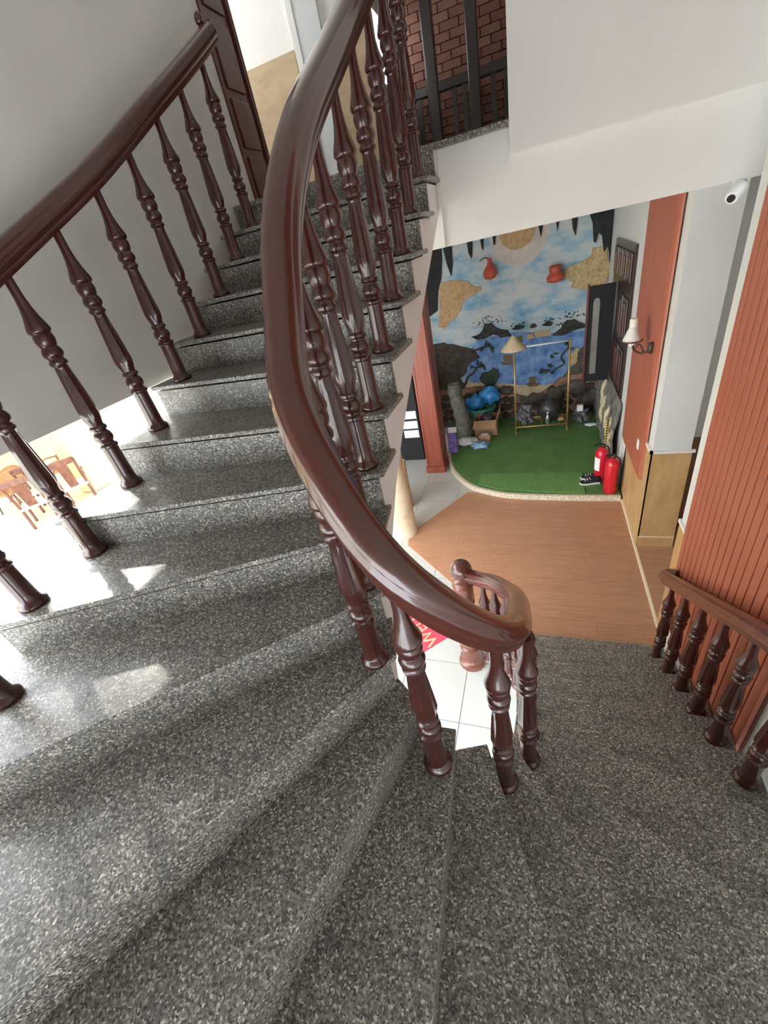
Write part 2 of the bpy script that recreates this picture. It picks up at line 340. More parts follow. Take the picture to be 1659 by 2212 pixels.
# dark timber frame in front of the bricks
tf = thing('timber_screen', (-0.75, 5.75, 3.795), 'dark timber screen of posts and rails before the upstairs brick wall', 'screen')
for x in (-1.30, -1.005, -0.60, -0.20): box('post', 'blackwood', (x - 0.055, x + 0.055, 5.70, 5.80, 3.795, 6.0), tf, bevel=0.012)
box('rail', 'blackwood', (-1.35, -0.15, 5.715, 5.785, 4.52, 4.60), tf, bevel=0.008); box('rail', 'blackwood', (-1.35, -0.15, 5.715, 5.785, 5.75, 5.83), tf, bevel=0.008)
for x in (-1.16, -0.80, -0.70, -0.42, -0.30): box('slat', 'blackwood', (x - 0.022, x + 0.022, 5.73, 5.77, 3.795, 4.52), tf)

# ------------------------------------------------------------------ staircase
NOS = {-9: ((-0.45, 2.66), (0.95, 2.665)), -8: ((-0.36, 2.38), (0.95, 2.412)), -7: ((-0.25, 2.13), (0.95, 2.157)), -6: ((-0.165, 1.91), (0.95, 1.905)),
       -5: ((-0.135, 1.685), (0.95, 1.645)), -4: ((-0.12, 1.478), (0.95, 1.375)), -3: ((-0.11, 1.285), (0.95, 1.03)), -2: ((-0.11, 1.095), (0.6, 0.70)),
       -1: ((-0.112, 0.965), (0.301, 0.474)), 0: ((-0.19, 0.85), (0.101, 0.208)), 1: ((-0.288, 0.80), (-0.234, 0.094)), 2: ((-0.40, 0.785), (-0.545, 0.225)),
       3: ((-0.475, 0.85), (-0.999, -0.008)), 4: ((-0.52, 0.995), (-1.482, 0.171)), 5: ((-0.545, 1.165), (-1.868, 0.516)), 6: ((-0.56, 1.295), (-1.856, 0.978)),
       7: ((-0.565, 1.475), (-1.958, 1.356)), 8: ((-0.565, 1.69), (-1.95, 1.75)), 9: ((-0.565, 1.975), (-1.95, 2.0)), 10: ((-0.565, 2.265), (-1.95, 2.275)),
       11: ((-0.565, 2.55), (-1.95, 2.555)), 12: ((-0.565, 2.84), (-1.95, 2.842)), 13: ((-0.565, 3.13), (-1.95, 3.13))}
OC = (-0.5, 1.0)
def inside(x, y):
    if y > OC[1]: return -2.0 < x < 0.965
    a = 1.5 if x < OC[0] else 1.465
    return ((x - OC[0]) / a) ** 2 + ((y - OC[1]) / 1.55) ** 2 < 1
def outer_of(I, P):
    d = Vector((P[0] - I[0], P[1] - I[1])).normalized(); lo, hi = 0.05, 6
    t = 0.2
    while inside(I[0] + d.x * t, I[1] + d.y * t): t += 0.005
    return (I[0] + d.x * t, I[1] + d.y * t)
OUT = {k: outer_of(*v) for k, v in NOS.items()}; INN = {k: v[0] for k, v in NOS.items()}
def arc_between(A, B):
    if A[1] > OC[1] and B[1] > OC[1]: return []
    pts = []
    def ang(p): return math.atan2((p[1] - OC[1]) / 1.55, (p[0] - OC[0]) / (1.5 if p[0] < OC[0] else 1.465))
    a, b = ang(A), ang(B)
    if A[1] > OC[1] and A[0] > 0: a = 0
    if B[1] > OC[1] and B[0] < 0: b = -math.pi
    if a > 0: a -= 2 * math.pi
    if b > 0: b -= 2 * math.pi
    n = max(1, int(abs(b - a) / 0.12))
    rng = range(1, n)
    for i in rng:
        t = a + (b - a) * i / n; x = math.cos(t); pts.append((OC[0] + x * (1.5 if x < 0 else 1.465), OC[1] + 1.55 * math.sin(t)))
    return pts
stairs = thing('staircase', (-0.5, 1.0, 0.0), 'grey granite winder staircase with white stringers turning round an open well', 'staircase')
def updir(k):
    a, b = Vector(INN[k]), Vector(OUT[k]); d = (b - a).normalized(); n = Vector((-d.y, d.x))
    kk = min(k + 1, 13); m = (Vector(INN[kk]) + Vector(OUT[kk])) / 2 - (a + b) / 2
    if k == 13: m = Vector((0, 1))
    return d, (n if n.dot(m) > 0 else -n)
for k in range(-9, 13):
    d, n = updir(k); d2_, n2 = updir(k + 1)
    I, O, I2, O2 = Vector(INN[k]), Vector(OUT[k]), Vector(INN[k + 1]), Vector(OUT[k + 1])
    back = 0.035
    I2b, O2b = I2 + n2 * back, O2 + n2 * back
    arc = arc_between(OUT[k], OUT[k + 1])
    poly = [tuple(I), tuple(O)] + arc + [tuple(O2b), tuple(I2b)]
    z = lev(k)
    MB().prism(poly, z - 0.022, z).build('tread', 'granite', stairs, bevel=0.004)
    s = n * 0.012
    a, b = I + s + d * 0.025, O + s - d * 0.02
    rp = [tuple(a), tuple(b), tuple(b + n * 0.02), tuple(a + n * 0.02)]
    MB().prism(rp, max(0.0, lev(k - 1) - 0.001), z - 0.031).build('riser', 'granite', stairs)
d, n = updir(13)
MB().prism([(-0.565, 3.13), (-2.0, 3.13), (-2.0, 3.15), (-0.565, 3.15)], 3.765, 3.795).build('tread', 'granite', stairs, bevel=0.004)
MB().prism([(-0.59, 3.148), (-2.02, 3.148), (-2.02, 3.168), (-0.59, 3.168)], 3.60, 3.765).build('riser', 'granite', stairs)
# white stringers and soffit
def soff(k, side): return max(0.0, lev(k) - 0.345)
sm = MB(); J = {}; P_ = {}
for k in range(-9, 14):
    d, n = updir(k); J[k] = Vector(INN[k]) + d * 0.03 + n * 0.02; P_[k] = Vector(OUT[k]) - d * 0.03 + n * 0.02
for k in range(-9, 13):
    zt = lev(k) - 0.03
    for A, B in ((J[k], J[k + 1]),):
        sm.add([(A.x, A.y, zt), (B.x, B.y, zt), (B.x, B.y, soff(k + 1, 0)), (A.x, A.y, soff(k, 0))], [(0, 1, 2, 3)])
    pts = [P_[k]] + [Vector(OC) + (Vector(p) - Vector(OC)) * 0.98 for p in arc_between(OUT[k], OUT[k + 1])] + [P_[k + 1]]
    for i in range(len(pts) - 1):
        t0, t1_ = i / (len(pts) - 1), (i + 1) / (len(pts) - 1); A, B = pts[i], pts[i + 1]
        za, zb = soff(k, 1) + (soff(k + 1, 1) - soff(k, 1)) * t0, soff(k, 1) + (soff(k + 1, 1) - soff(k, 1)) * t1_
        sm.add([(A.x, A.y, zt), (B.x, B.y, zt), (B.x, B.y, zb), (A.x, A.y, za)], [(0, 1, 2, 3)])
        # soffit wedge
        ja = J[k].lerp(J[k + 1], t0); jb = J[k].lerp(J[k + 1], t1_)
        sm.add([(ja.x, ja.y, za), (A.x, A.y, za), (B.x, B.y, zb), (jb.x, jb.y, zb)], [(0, 1, 2, 3)])
sm.build('stringer', 'white', stairs)

# ------------------------------------------------------------------ balusters and rails
BH = 0.80
prof = [(0.050, 0), (0.052, 0.008), (0.050, 0.018), (0.040, 0.026), (0.036, 0.034), (0.035, 0.06), (0.033, 0.165), (0.034, 0.18), (0.039, 0.185), (0.039, 0.193), (0.030, 0.20), (0.029, 0.206),
        (0.036, 0.214), (0.040, 0.228), (0.036, 0.243), (0.028, 0.251), (0.028, 0.256), (0.036, 0.262), (0.036, 0.270), (0.029, 0.278), (0.031, 0.288), (0.038, 0.305), (0.041, 0.325), (0.040, 0.345), (0.036, 0.40), (0.031, 0.46), (0.027, 0.505), (0.026, 0.515),
        (0.034, 0.522), (0.035, 0.530), (0.029, 0.538), (0.029, 0.544), (0.037, 0.552), (0.039, 0.564), (0.035, 0.576), (0.030, 0.584), (0.034, 0.592), (0.038, 0.606), (0.037, 0.620), (0.034, 0.628), (0.042, 0.636), (0.043, 0.644), (0.038, 0.660), (0.029, 0.685), (0.022, 0.715), (0.018, 0.75), (0.017, 0.82)]
bal_mesh = None
def baluster(parent, loc, h=0.80):
    global bal_mesh
    if bal_mesh is None:
        o = MB().lathe(prof, loc, 32, flute=(0.30, 0.51, 0.16, 8)).build('baluster', 'bal', parent, smooth=True, auto=40); bal_mesh = o.data
    else: o = inst(bal_mesh, 'baluster', loc, parent)
    o.scale.z = (h + 0.008) / 0.82
def catmull(P, step=0.03):
    P = [Vector(p) for p in P]; P = [2 * P[0] - P[1]] + P + [2 * P[-1] - P[-2]]; out = []
    for i in range(1, len(P) - 2):
        p0, p1, p2, p3 = P[i - 1:i + 3]; n = max(2, int((p2 - p1).length / step))
        for j in range(n):
            t = j / n; out.append(0.5 * ((2 * p1) + (p2 - p0) * t + (2 * p0 - 5 * p1 + 4 * p2 - p3) * t * t + (3 * p1 - p0 - 3 * p2 + p3) * t ** 3))
    out.append(P[-2]); return out
def smooth_path(P, n):
    for _ in range(n): P = [P[0]] + [(P[i - 1] + P[i] * 2 + P[i + 1]) / 4 for i in range(1, len(P) - 1)] + [P[-1]]
    return P
RP = [(-0.026, 0.0), (0.026, 0.0), (0.031, 0.010), (0.031, 0.018), (0.037, 0.024), (0.040, 0.034), (0.039, 0.044), (0.034, 0.050), (0.033, 0.054), (0.030, 0.063), (0.021, 0.071), (0.009, 0.075), (-0.009, 0.075), (-0.021, 0.071), (-0.030, 0.063), (-0.033, 0.054), (-0.034, 0.050), (-0.039, 0.044), (-0.040, 0.034), (-0.037, 0.024), (-0.031, 0.018), (-0.031, 0.010)]
def sweep(name, path, mat, parent, sc=1.0):
    vs = []; n = len(RP); m = len(path)
    for i, p in enumerate(path):
        t = path[min(i + 1, m - 1)] - path[max(i - 1, 0)]; t.normalize()
        h = Vector((t.x, t.y, 0))
        h = h.normalized() if h.length > 1e-4 else Vector((0, 1, 0))
        s = Vector((h.y, -h.x, 0)); u = s.cross(t).normalized()
        if u.z < 0: u = -u
        for a, b in RP: vs.append(p + s * a * sc + u * (b - 0.004) * sc)
    fs = [(j * n + i, j * n + (i + 1) % n, (j + 1) * n + (i + 1) % n, (j + 1) * n + i) for j in range(m - 1) for i in range(n)]
    fs += [tuple(range(n))[::-1], tuple(range((m - 1) * n, m * n))]
    return MB().add(vs, fs).build(name, mat, parent, smooth=True, auto=35)
# inner balustrade
inner = thing('balustrade', (-0.33, 0.67, lev(1)), 'dark mahogany balustrade curving round the stairwell down to a ball newel', 'balustrade')
ib = [(12, -0.65, 2.945), (11, -0.65, 2.66), (10, -0.65, 2.375), (9, -0.65, 2.09), (8, -0.65, 1.815), (7, -0.65, 1.56), (6, -0.648, 1.355), (5, -0.64, 1.19), (4, -0.615, 1.03), (3, -0.545, 0.825),
      (1, -0.33, 0.672), (-1, -0.122, 0.80), (-2, -0.042, 0.985), (-3, -0.045, 1.19), (-4, -0.055, 1.40), (-5, -0.08, 1.60), (-6, -0.13, 1.79), (-7, -0.205, 1.99), (-8, -0.30, 2.17), (-9, -0.40, 2.32)]
HB = {12: .86, 11: .86, 10: .86, 9: .86, 8: .865, 7: .885, 6: .905, 5: .915, 4: .885, 3: .85, 1: .835, -1: .83, -2: .815, -3: .815, -4: .82, -5: .83, -6: .84, -7: .86, -8: .885, -9: .915}
for k, x, y in ib: baluster(inner, (x, y, lev(k)), HB.get(k, 0.81))
RB = BH + 0.0
path = [(-0.65, 3.9, lev(13) + RB + 0.12), (-0.65, 3.5, lev(13) + RB + 0.12), (-0.65, 3.22, lev(13) + RB + 0.06)] + [(x, y, lev(k) + HB.get(k, 0.81)) for k, x, y in ib] + [(-0.48, 2.42, 1.045), (-0.56, 2.42, 1.035)]
sweep('handrail', smooth_path([Vector((p[0] - 0.035 * max(0.0, min(1.0, (2.6 - p[2]) / 0.5)), p[1], p[2])) for p in catmull(path)], 14), 'rail', inner, 1.34)
nw = MB().lathe([(r * 1.24, z) for r, z in [(0.098, 0), (0.10, 0.02), (0.095, 0.045), (0.075, 0.06), (0.068, 0.075), (0.068, 0.20), (0.076, 0.21), (0.076, 0.235), (0.062, 0.25), (0.062, 0.27), (0.075, 0.30), (0.078, 0.36), (0.065, 0.55), (0.055, 0.76), (0.066, 0.775), (0.066, 0.80), (0.056, 0.815), (0.066, 0.83), (0.066, 0.95), (0.070, 0.985), (0.060, 1.0), (0.068, 1.015), (0.060, 1.03), (0.064, 1.04), (0.045, 1.055), (0.040, 1.065)]], (-0.575, 2.41, 0), 32).build('newel_post', 'rail_lit', inner, smooth=True, auto=40)
bs_ = MB()
bs_.lathe([(0.012, 1.045)] + [(0.088 * math.sin(math.pi * t / 14), 1.135 - 0.088 * math.cos(math.pi * t / 14)) for t in range(1, 14)] + [(0.003, 1.223)], (-0.575, 2.41, 0), 28)
bs_.build('ball_finial', 'rail', nw, smooth=True)
# left outer balustrade
outer = thing('balustrade', (-1.83, 2.0, lev(8)), 'straight mahogany balustrade along the grey wall on the upper flight', 'balustrade')
ob = [(12, -1.81, 2.955), (11, -1.81, 2.665), (10, -1.81, 2.385), (9, -1.82, 2.10), (8, -1.83, 1.825), (7, -1.85, 1.55), (6, -1.86, 1.265), (5, -1.865, 0.945), (5, -1.835, 0.63), (4, -1.735, 0.35)]
HO = {12: .80, 11: .805, 10: .82, 9: .825, 8: .84, 7: .87, 6: .90, 5: .92, 4: .93}
for i, (k, x, y) in enumerate(ob): baluster(outer, (x, y, lev(k)), HO[k] - (0.08 if i == 8 else 0))
baluster(outer, (-1.58, 0.13, lev(4)), 0.85)
opath = [(-1.81, 3.16, lev(12) + 0.80 + 0.118)] + [(x, y, lev(k) + HO[k]) for k, x, y in ob[:8]] + [(-1.835, 0.63, lev(5) + 0.84), (-1.735, 0.35, lev(4) + 0.93), (-1.58, 0.13, lev(4) + 0.85), (-1.2, -0.15, lev(3) + 0.88)]
sweep('handrail', smooth_path(catmull(opath), 14), 'rail', outer, 1.25)
MB().lathe([(0.012, 0), (0.022, 0.012), (0.026, 0.03), (0.022, 0.048), (0.008, 0.06)], (-1.84, 3.12, lev(12) + 0.80 + 0.185), 16).build('finial', 'rail', outer, smooth=True)
# right balustrade
rb = thing('balustrade', (0.89, 2.0, lev(-7)), 'mahogany balustrade against the red slatted wall on the lower flight', 'balustrade')
rbl = [(-4, 0.90, 1.25), (-5, 0.89, 1.53), (-6, 0.89, 1.78), (-7, 0.89, 2.03), (-8, 0.89, 2.28), (-9, 0.89, 2.53)]
for k, x, y in rbl: baluster(rb, (x, y, lev(k)))
rpath = [(0.97, 2.74, lev(-9) + BH - 0.115), (0.93, 2.752, lev(-9) + BH - 0.12), (0.893, 2.72, lev(-9) + BH - 0.115)] + [(x, y, lev(k) + BH) for k, x, y in rbl[::-1]] + [(0.87, 1.0, lev(-3) + BH), (0.74, 0.6, lev(-2) + BH)]
sweep('handrail', catmull(rpath), 'rail_lit', rb, 1.15)

# ------------------------------------------------------------------ right wall cladding
sl = thing('slat_panel', (1.0, 2.2, 0.2), 'rust red panel of vertical slats on the wall beside the lower flight', 'wall panel')
box('backing', 'rust_dark', (1.005, 1.019, 1.52, 2.84, 0.30, 6.0), sl)
ns = 17; pitch = (2.84 - 1.52) / ns; slat_me = None
for i in range(ns):
    y0 = 1.52 + i * pitch
    zb = 0.72 if y0 > 2.70 else (0.55 if y0 > 2.45 else 0.42)
    MB().box(0.984, 1.006, y0 + 0.005, y0 + pitch - 0.005, zb, 6.0).build('slat', 'rust', sl, bevel=0.003)
# near pier wainscot
box('wainscot_near', 'dado', (1.008, 1.02, 2.84, 3.03, 0.0, 1.17)).name = 'wainscot'
bpy.data.objects['wainscot']['kind'] = 'structure'
struct(bpy.data.objects['wainscot'], 'strip of light oak wainscot beside the red slats', 'wainscot')
box('cap', 'white', (1.0, 1.02, 2.82, 3.045, 1.17, 1.195), bpy.data.objects['wainscot'])
# pier wainscot
wp = struct(box('wainscot_pier', 'dado', (1.018, 1.352, 4.138, 4.15, 0.05, 1.19)), 'light oak wainscot on the front of the white pier', 'wainscot')
box('cap', 'white', (1.005, 1.37, 4.12, 4.15, 1.19, 1.215), wp); box('skirting', 'dado', (1.018, 1.352, 4.128, 4.138, 0.05, 0.175), wp); box('skirting_cap', 'cream', (1.018, 1.352, 4.126, 4.138, 0.175, 0.183), wp)
ws = struct(box('wainscot_side', 'dado', (1.018, 1.03, 4.138, 5.26, 0.0, 1.19)), 'light oak wainscot along the hall wall below the red board', 'wainscot')
box('cap', 'white', (1.005, 1.03, 4.12, 4.44, 1.19, 1.215), ws)
struct(box('baseboard_right', 'cream', (1.0, 1.018, 2.66, 5.10, 0.0, 0.045)), 'cream threshold strip along the laminate edge', 'baseboard')
nf = struct(box('floor_niche', 'plank', (1.018, 2.28, 3.03, 4.50, -0.01, 0.05)), 'raised brown floor of the niche beside the stairs', 'niche floor')
wn = struct(box('wainscot_niche', 'dado_shaded', (1.34, 2.28, 4.488, 4.50, 0.05, 1.18)), 'wainscot inside the niche with its shade put into the brown', 'wainscot')
box('cap', 'white', (1.34, 2.28, 4.47, 4.50, 1.18, 1.20), wn); box('skirting', 'dado_shaded', (1.352, 2.28, 4.476, 4.488, 0.05, 0.175), wn)
# red board with bevelled edge
rbd = tag(MB().prism([(1.018, 4.325), (1.0, 4.335), (0.985, 4.39), (0.985, 5.44), (1.018, 5.44)], 0.78, 3.26).build('wall_board', 'rust', bevel=0.004), 'tall rust red board with a bevelled edge carrying the wall lamp', 'wall panel')
# switch and notice
sw = tag(box('light_switch', 'plastic', (0.974, 0.985, 4.50, 4.56, 1.05, 1.16), bevel=0.004), 'white switch plate low on the rust red board', 'switch')
box('rocker', 'paper', (0.971, 0.9745, 4.515, 4.545, 1.075, 1.135), sw)
nt_ = tag(box('notice', 'print', (1.02, 1.029, 5.46, 5.66, 1.02, 1.42)), 'white printed notice sheet on the wall behind the red board', 'notice')
# wall lamp
lm = thing('wall_lamp', (0.985, 4.52, 2.08), 'wall lamp with fluted white shade on a scrolled brown bracket', 'wall lamp')
MB().lathe([(0.015, -0.05), (0.028, -0.04), (0.032, 0), (0.028, 0.04), (0.015, 0.05)], (0.972, 4.52, 2.09), 12).build('wall_plate', 'iron', lm, smooth=True)
MB().tube(catmull([(0.97, 4.52, 2.09), (0.94, 4.55, 2.05), (0.90, 4.60, 2.03), (0.86, 4.66, 2.05), (0.845, 4.69, 2.10), (0.84, 4.70, 2.15)], 0.02), 0.010, 8).build('bracket', 'iron', lm, smooth=True)
MB().tube(catmull([(0.92, 4.57, 2.05), (0.90, 4.60, 2.10), (0.875, 4.62, 2.11), (0.865, 4.62, 2.08)], 0.02), 0.008, 8).build('scroll', 'iron', lm, smooth=True)
LP = (0.84, 4.70, 2.13)
MB().lathe([(0.088, 0.0), (0.084, 0.01), (0.070, 0.04), (0.052, 0.085), (0.038, 0.115), (0.034, 0.13)], LP, 32, flute=(0, 0.10, 0.12, 16)).build('shade', 'shade', lm, smooth=True)
MB().lathe([(0.037, 0.128), (0.037, 0.19), (0.03, 0.20)], LP, 20).build('socket_cap', 'shade', lm, smooth=True, auto=40)
MB().lathe([(0.090, -0.006), (0.096, 0.0), (0.090, 0.006)], LP, 32, cap=False).build('rim', 'iron', lm, smooth=True)
MB().lathe([(0.012, -0.06), (0.026, -0.045), (0.032, -0.02), (0.026, 0.02)], LP, 16).build('bulb', 'shade', lm, smooth=True)
# security camera
cc = thing('security_camera', (1.0, 3.14, 3.20), 'white dome headed security camera under the slab edge', 'camera')
MB().lathe([(0.030, 0.0), (0.030, -0.02), (0.02, -0.03)], (0.995, 3.23, 3.269), 20).build('mount', 'plastic', cc, smooth=True, auto=40)
MB().tube([(0.995, 3.22, 3.255), (0.985, 3.19, 3.235), (0.965, 3.16, 3.215), (0.945, 3.135, 3.20)], [0.02, 0.038, 0.036, 0.030], 20).build('body', 'plastic', cc, smooth=True, auto=50)
MB().tube([(0.946, 3.136, 3.2005), (0.940, 3.129, 3.196)], 0.018, 16).build('lens', 'black', cc)

# ------------------------------------------------------------------ window on hall wall
w1 = struct(box('window_1', 'darkwood', (1.0, 1.03, 5.98, 7.46, 1.06, 2.82)), 'dark carved wooden window on the hall wall beside the mural', 'window')
for y0, y1, z0, z1 in ((6.06, 6.36, 2.42, 2.74), (6.42, 6.70, 2.42, 2.74), (6.76, 7.04, 2.42, 2.74), (7.10, 7.38, 2.42, 2.74), (6.06, 6.36, 1.74, 2.26), (6.06, 6.36, 1.14, 1.66), (6.42, 6.70, 1.74, 2.26), (6.42, 6.70, 1.14, 1.66)):
    box('carved_panel', 'darkwood', (0.982, 1.002, y0, y1, z0, z1), w1, bevel=0.012)
    box('carved_field', 'doorwood', (0.972, 0.984, y0 + 0.06, y1 - 0.06, z0 + 0.06, z1 - 0.06), w1, bevel=0.008)
lf = thing('window_shutter', (0.99, 7.03, 1.02), 'black shutter leaf with a tall mirror strip standing open beside the mural', 'shutter')
box('leaf', 'black', (0.645, 0.985, 7.0, 7.05, 1.0, 2.33), lf, bevel=0.006)
box('stile', 'doorwood', (0.63, 0.66, 6.985, 7.06, 0.96, 2.36), lf, bevel=0.005)
mp_ = [(0.715 , 1.12), (0.80, 1.12), (0.80, 2.12), (0.79, 2.16), (0.757, 2.18), (0.725, 2.16), (0.715, 2.12)]
MB().prism(mp_, 6.985, 7.001, 'y').build('mirror_strip', 'glass', lf)

# ------------------------------------------------------------------ mural
mu = tag(box('mural', 'sky', (-1.95, 1.028, 8.17, 8.2, 0.0, 3.268)), 'painted relief mural of sea, clouds and islands on the end wall', 'mural')
def plate(name, poly, mat, y1=8.155, parent=mu, bevel=0.0):
    return MB().prism(poly, y1, 8.172, 'y').build(name, mat, parent, bevel=bevel)
def circ(x, z, r, n=28, zmax=3.26, jit=0.0):
    return [(x + r * math.cos(t) * (1 + random.uniform(-jit, jit)), min(zmax, z + r * math.sin(t) * (1 + random.uniform(-jit, jit)))) for t in [2 * math.pi * i / n for i in range(n)]]
plate('halo', [(x, z) for x, z in circ(-0.31, 3.12, 0.46, 28, 3.26, 0.06)], 'halo', 8.168)
plate('sun_disc', circ(-0.33, 3.17, 0.28), 'goldcloud_o', 8.150)
plate('sea', [(-1.1, 1.58), (-0.73, 1.63), (-0.43, 1.64), (0.2, 1.53), (0.78, 1.49), (1.0, 1.30), (0.79, 0.9), (0.63, 0.72), (0.43, 0.60), (-0.11, 0.62), (-0.68, 0.70), (-1.2, 0.80), (-1.5, 1.0), (-1.3, 1.33)], 'sea', 8.166)
plate('beach', [(-1.35, 0.84), (-1.0, 0.78), (-0.66, 0.74), (-0.3, 0.66), (0.1, 0.62), (0.3, 0.66), (0.4, 0.5), (0.0, 0.42), (-0.7, 0.55), (-1.35, 0.68)], 'sand', 8.162)
for p in [[(-1.95, 3.26), (-1.55, 3.26), (-1.56, 3.0), (-1.61, 2.69), (-1.69, 2.52), (-1.74, 2.2), (-1.95, 2.1)], [(-1.54, 3.26), (-1.37, 3.26), (-1.39, 2.88), (-1.43, 2.7), (-1.49, 2.92)], [(-1.13, 3.26), (-1.02, 3.26), (-1.05, 2.96), (-1.07, 2.9), (-1.11, 2.99)], [(-0.92, 3.26), (-0.84, 3.26), (-0.87, 2.98), (-0.89, 3.02)], [(-0.72, 3.26), (-0.64, 3.26), (-0.68, 3.02), (-0.7, 3.03)], [(-0.04, 3.26), (0.07, 3.26), (0.02, 2.99)], [(0.22, 3.26), (0.30, 3.26), (0.26, 3.02)], [(0.44, 3.26), (0.55, 3.26), (0.52, 2.91), (0.48, 3.01)], [(0.66, 3.26), (1.028, 3.26), (1.028, 2.45), (1.01, 2.57), (0.98, 2.69), (0.93, 2.61), (0.89, 2.84), (0.84, 2.89), (0.81, 2.76), (0.78, 2.78), (0.75, 3.03)]]:
    plate('stalactite', p, 'stal', 8.13, bevel=0.008)
def wob(p, n=3, j=0.02):
    out = []
    for i in range(len(p)):
        a, b = p[i], p[(i + 1) % len(p)]
        for t in range(n):
            q = t / n; out.append((a[0] + (b[0] - a[0]) * q + random.uniform(-j, j), a[1] + (b[1] - a[1]) * q + random.uniform(-j, j)))
    return out
plate('cloud', wob([(-1.66, 2.62), (-1.36, 2.63), (-1.19, 2.59), (-1.09, 2.5), (-0.95, 2.46), (-0.96, 2.4), (-1.13, 2.33), (-1.26, 2.29), (-1.32, 2.13), (-1.45, 2.01), (-1.65, 1.88), (-1.75, 1.92)]), 'goldcloud_o', 8.148, bevel=0.006)
plate('cloud', wob([(0.35, 2.47), (0.56, 2.52), (0.75, 2.62), (0.78, 2.7), (0.97, 2.7), (1.03, 2.43), (1.03, 2.2), (0.82, 2.1), (0.67, 2.14), (0.48, 2.19), (0.53, 2.26), (0.36, 2.36)]), 'goldcloud', 8.148, bevel=0.006)
plate('cloud', wob([(0.52, 1.15), (0.62, 1.22), (0.76, 1.13), (0.67, 0.97), (0.51, 0.93)]), 'goldcloud', 8.148, bevel=0.004)
isl = [[(-1.18, 1.66), (-1.02, 1.7), (-0.92, 1.84), (-0.81, 1.85), (-0.64, 1.71), (-0.53, 1.69), (-0.47, 1.58), (-0.65, 1.59), (-0.78, 1.64), (-1.05, 1.58)], [(-0.45, 1.69), (-0.36, 1.74), (-0.24, 1.71), (-0.28, 1.67)], [(-0.16, 1.68), (-0.11, 1.74), (-0.05, 1.69), (-0.07, 1.66)], [(0.04, 1.68), (0.14, 1.74), (0.23, 1.7), (0.2, 1.66)], [(0.2, 1.49), (0.34, 1.59), (0.44, 1.7), (0.55, 1.7), (0.65, 1.65), (0.74, 1.58), (0.72, 1.55), (0.56, 1.52), (0.38, 1.48)]]
for p in isl: plate('island', wob(p, 2, 0.012), 'island', 8.135, bevel=0.006)
for x, z, n, rr in ((-0.85, 1.86, 34, 0.26), (-0.35, 1.76, 12, 0.11), (0.14, 1.76, 10, 0.09), (0.52, 1.76, 26, 0.2), (0.36, 1.66, 10, 0.09)):
    sp = MB()
    for _ in range(n):
        a = random.uniform(0, math.pi); q = rr * random.random() ** 0.6; cx, cz = x + q * 1.2 * math.cos(a), z + q * 0.55 * math.sin(a) - 0.02; s = random.uniform(0.008, 0.02)
        sp.prism([(cx - s, cz), (cx, cz + s * 0.7), (cx + s, cz), (cx, cz - s * 0.7)], 8.155, 8.172, 'y')
    o = sp.build('tree_speckle', 'foliage', mu); o['kind'] = 'stuff'
for p in [[(-0.09, 1.59), (0.17, 1.59), (0.2, 1.5), (-0.07, 1.49)], [(-0.2, 1.57), (-0.11, 1.57), (-0.08, 1.49), (-0.21, 1.48)]]: plate('hut', p, 'hut', 8.150)
for p, h in zip([[(-0.38, 1.56), (-0.28, 1.56), (-0.3, 1.47), (-0.38, 1.48)], [(-0.63, 1.26), (-0.46, 1.25), (-0.49, 1.14), (-0.62, 1.15)], [(-0.18, 0.8), (-0.04, 0.8), (-0.07, 0.68), (-0.18, 0.69)]], [[(-0.38, 1.48), (-0.26, 1.47), (-0.29, 1.44), (-0.37, 1.45)], [(-0.68, 1.14), (-0.43, 1.11), (-0.47, 1.07), (-0.65, 1.09)], [(-0.23, 0.69), (0.03, 0.67), (-0.03, 0.62), (-0.17, 0.62)]]):
    b = plate('boat', h, 'sail', 8.146); MB().prism(p, 8.148, 8.17, 'y').build('sail', 'sail', b)
for p in [[(-1.95, 1.62), (-1.68, 1.62), (-1.52, 1.57), (-1.16, 1.43), (-1.05, 1.3), (-1.24, 1.21), (-1.31, 1.05), (-1.47, 0.92), (-1.38, 0.76), (-1.71, 0.6), (-1.95, 0.5)], [(1.027, 1.40), (0.78, 1.32), (0.62, 1.15), (0.65, 0.98), (0.43, 0.82), (0.39, 0.69), (0.24, 0.53), (0.84, 0.40), (1.027, 0.4)], [(-1.08, 0.88), (-1.05, 0.97), (-0.9, 1.0), (-0.81, 1.06), (-0.71, 0.98), (-0.73, 0.84), (-0.8, 0.7), (-0.99, 0.72)]]:
    plate('cliff', wob(p, 3, 0.02), 'stone2' if p[0][0] > 0 else ('foliage' if p[0][0] > -1.2 else 'stone'), 8.12, bevel=0.008)
for p in [[(-1.37, 0.79), (-1.3, 0.94), (-1.2, 1.0), (-1.12, 1.09)], [(-1.2, 1.40), (-1.06, 1.44), (-0.98, 1.45)]]:
    MB().tube(catmull([(x, 8.12, z) for x, z in p], 0.03), 0.018, 8).build('palm_trunk', 'stone', mu, smooth=True)
for p in [[(-1.12, 1.09), (-1.23, 1.15), (-1.25, 1.09), (-1.2, 1.11)], [(-1.12, 1.09), (-1.03, 1.2), (-0.96, 1.03), (-1.03, 1.15)], [(-1.12, 1.1), (-1.10, 1.24), (-1.07, 1.18)], [(-1.12, 1.09), (-0.99, 1.15), (-0.95, 1.06), (-1.0, 1.11)], [(-0.98, 1.45), (-0.87, 1.52), (-0.78, 1.4), (-0.81, 1.32), (-0.86, 1.45)], [(-0.98, 1.45), (-1.02, 1.38), (-1.05, 1.42)], [(-0.97, 1.45), (-0.91, 1.58), (-0.9, 1.51)]]:
    plate('palm_frond', p, 'foliage', 8.11)
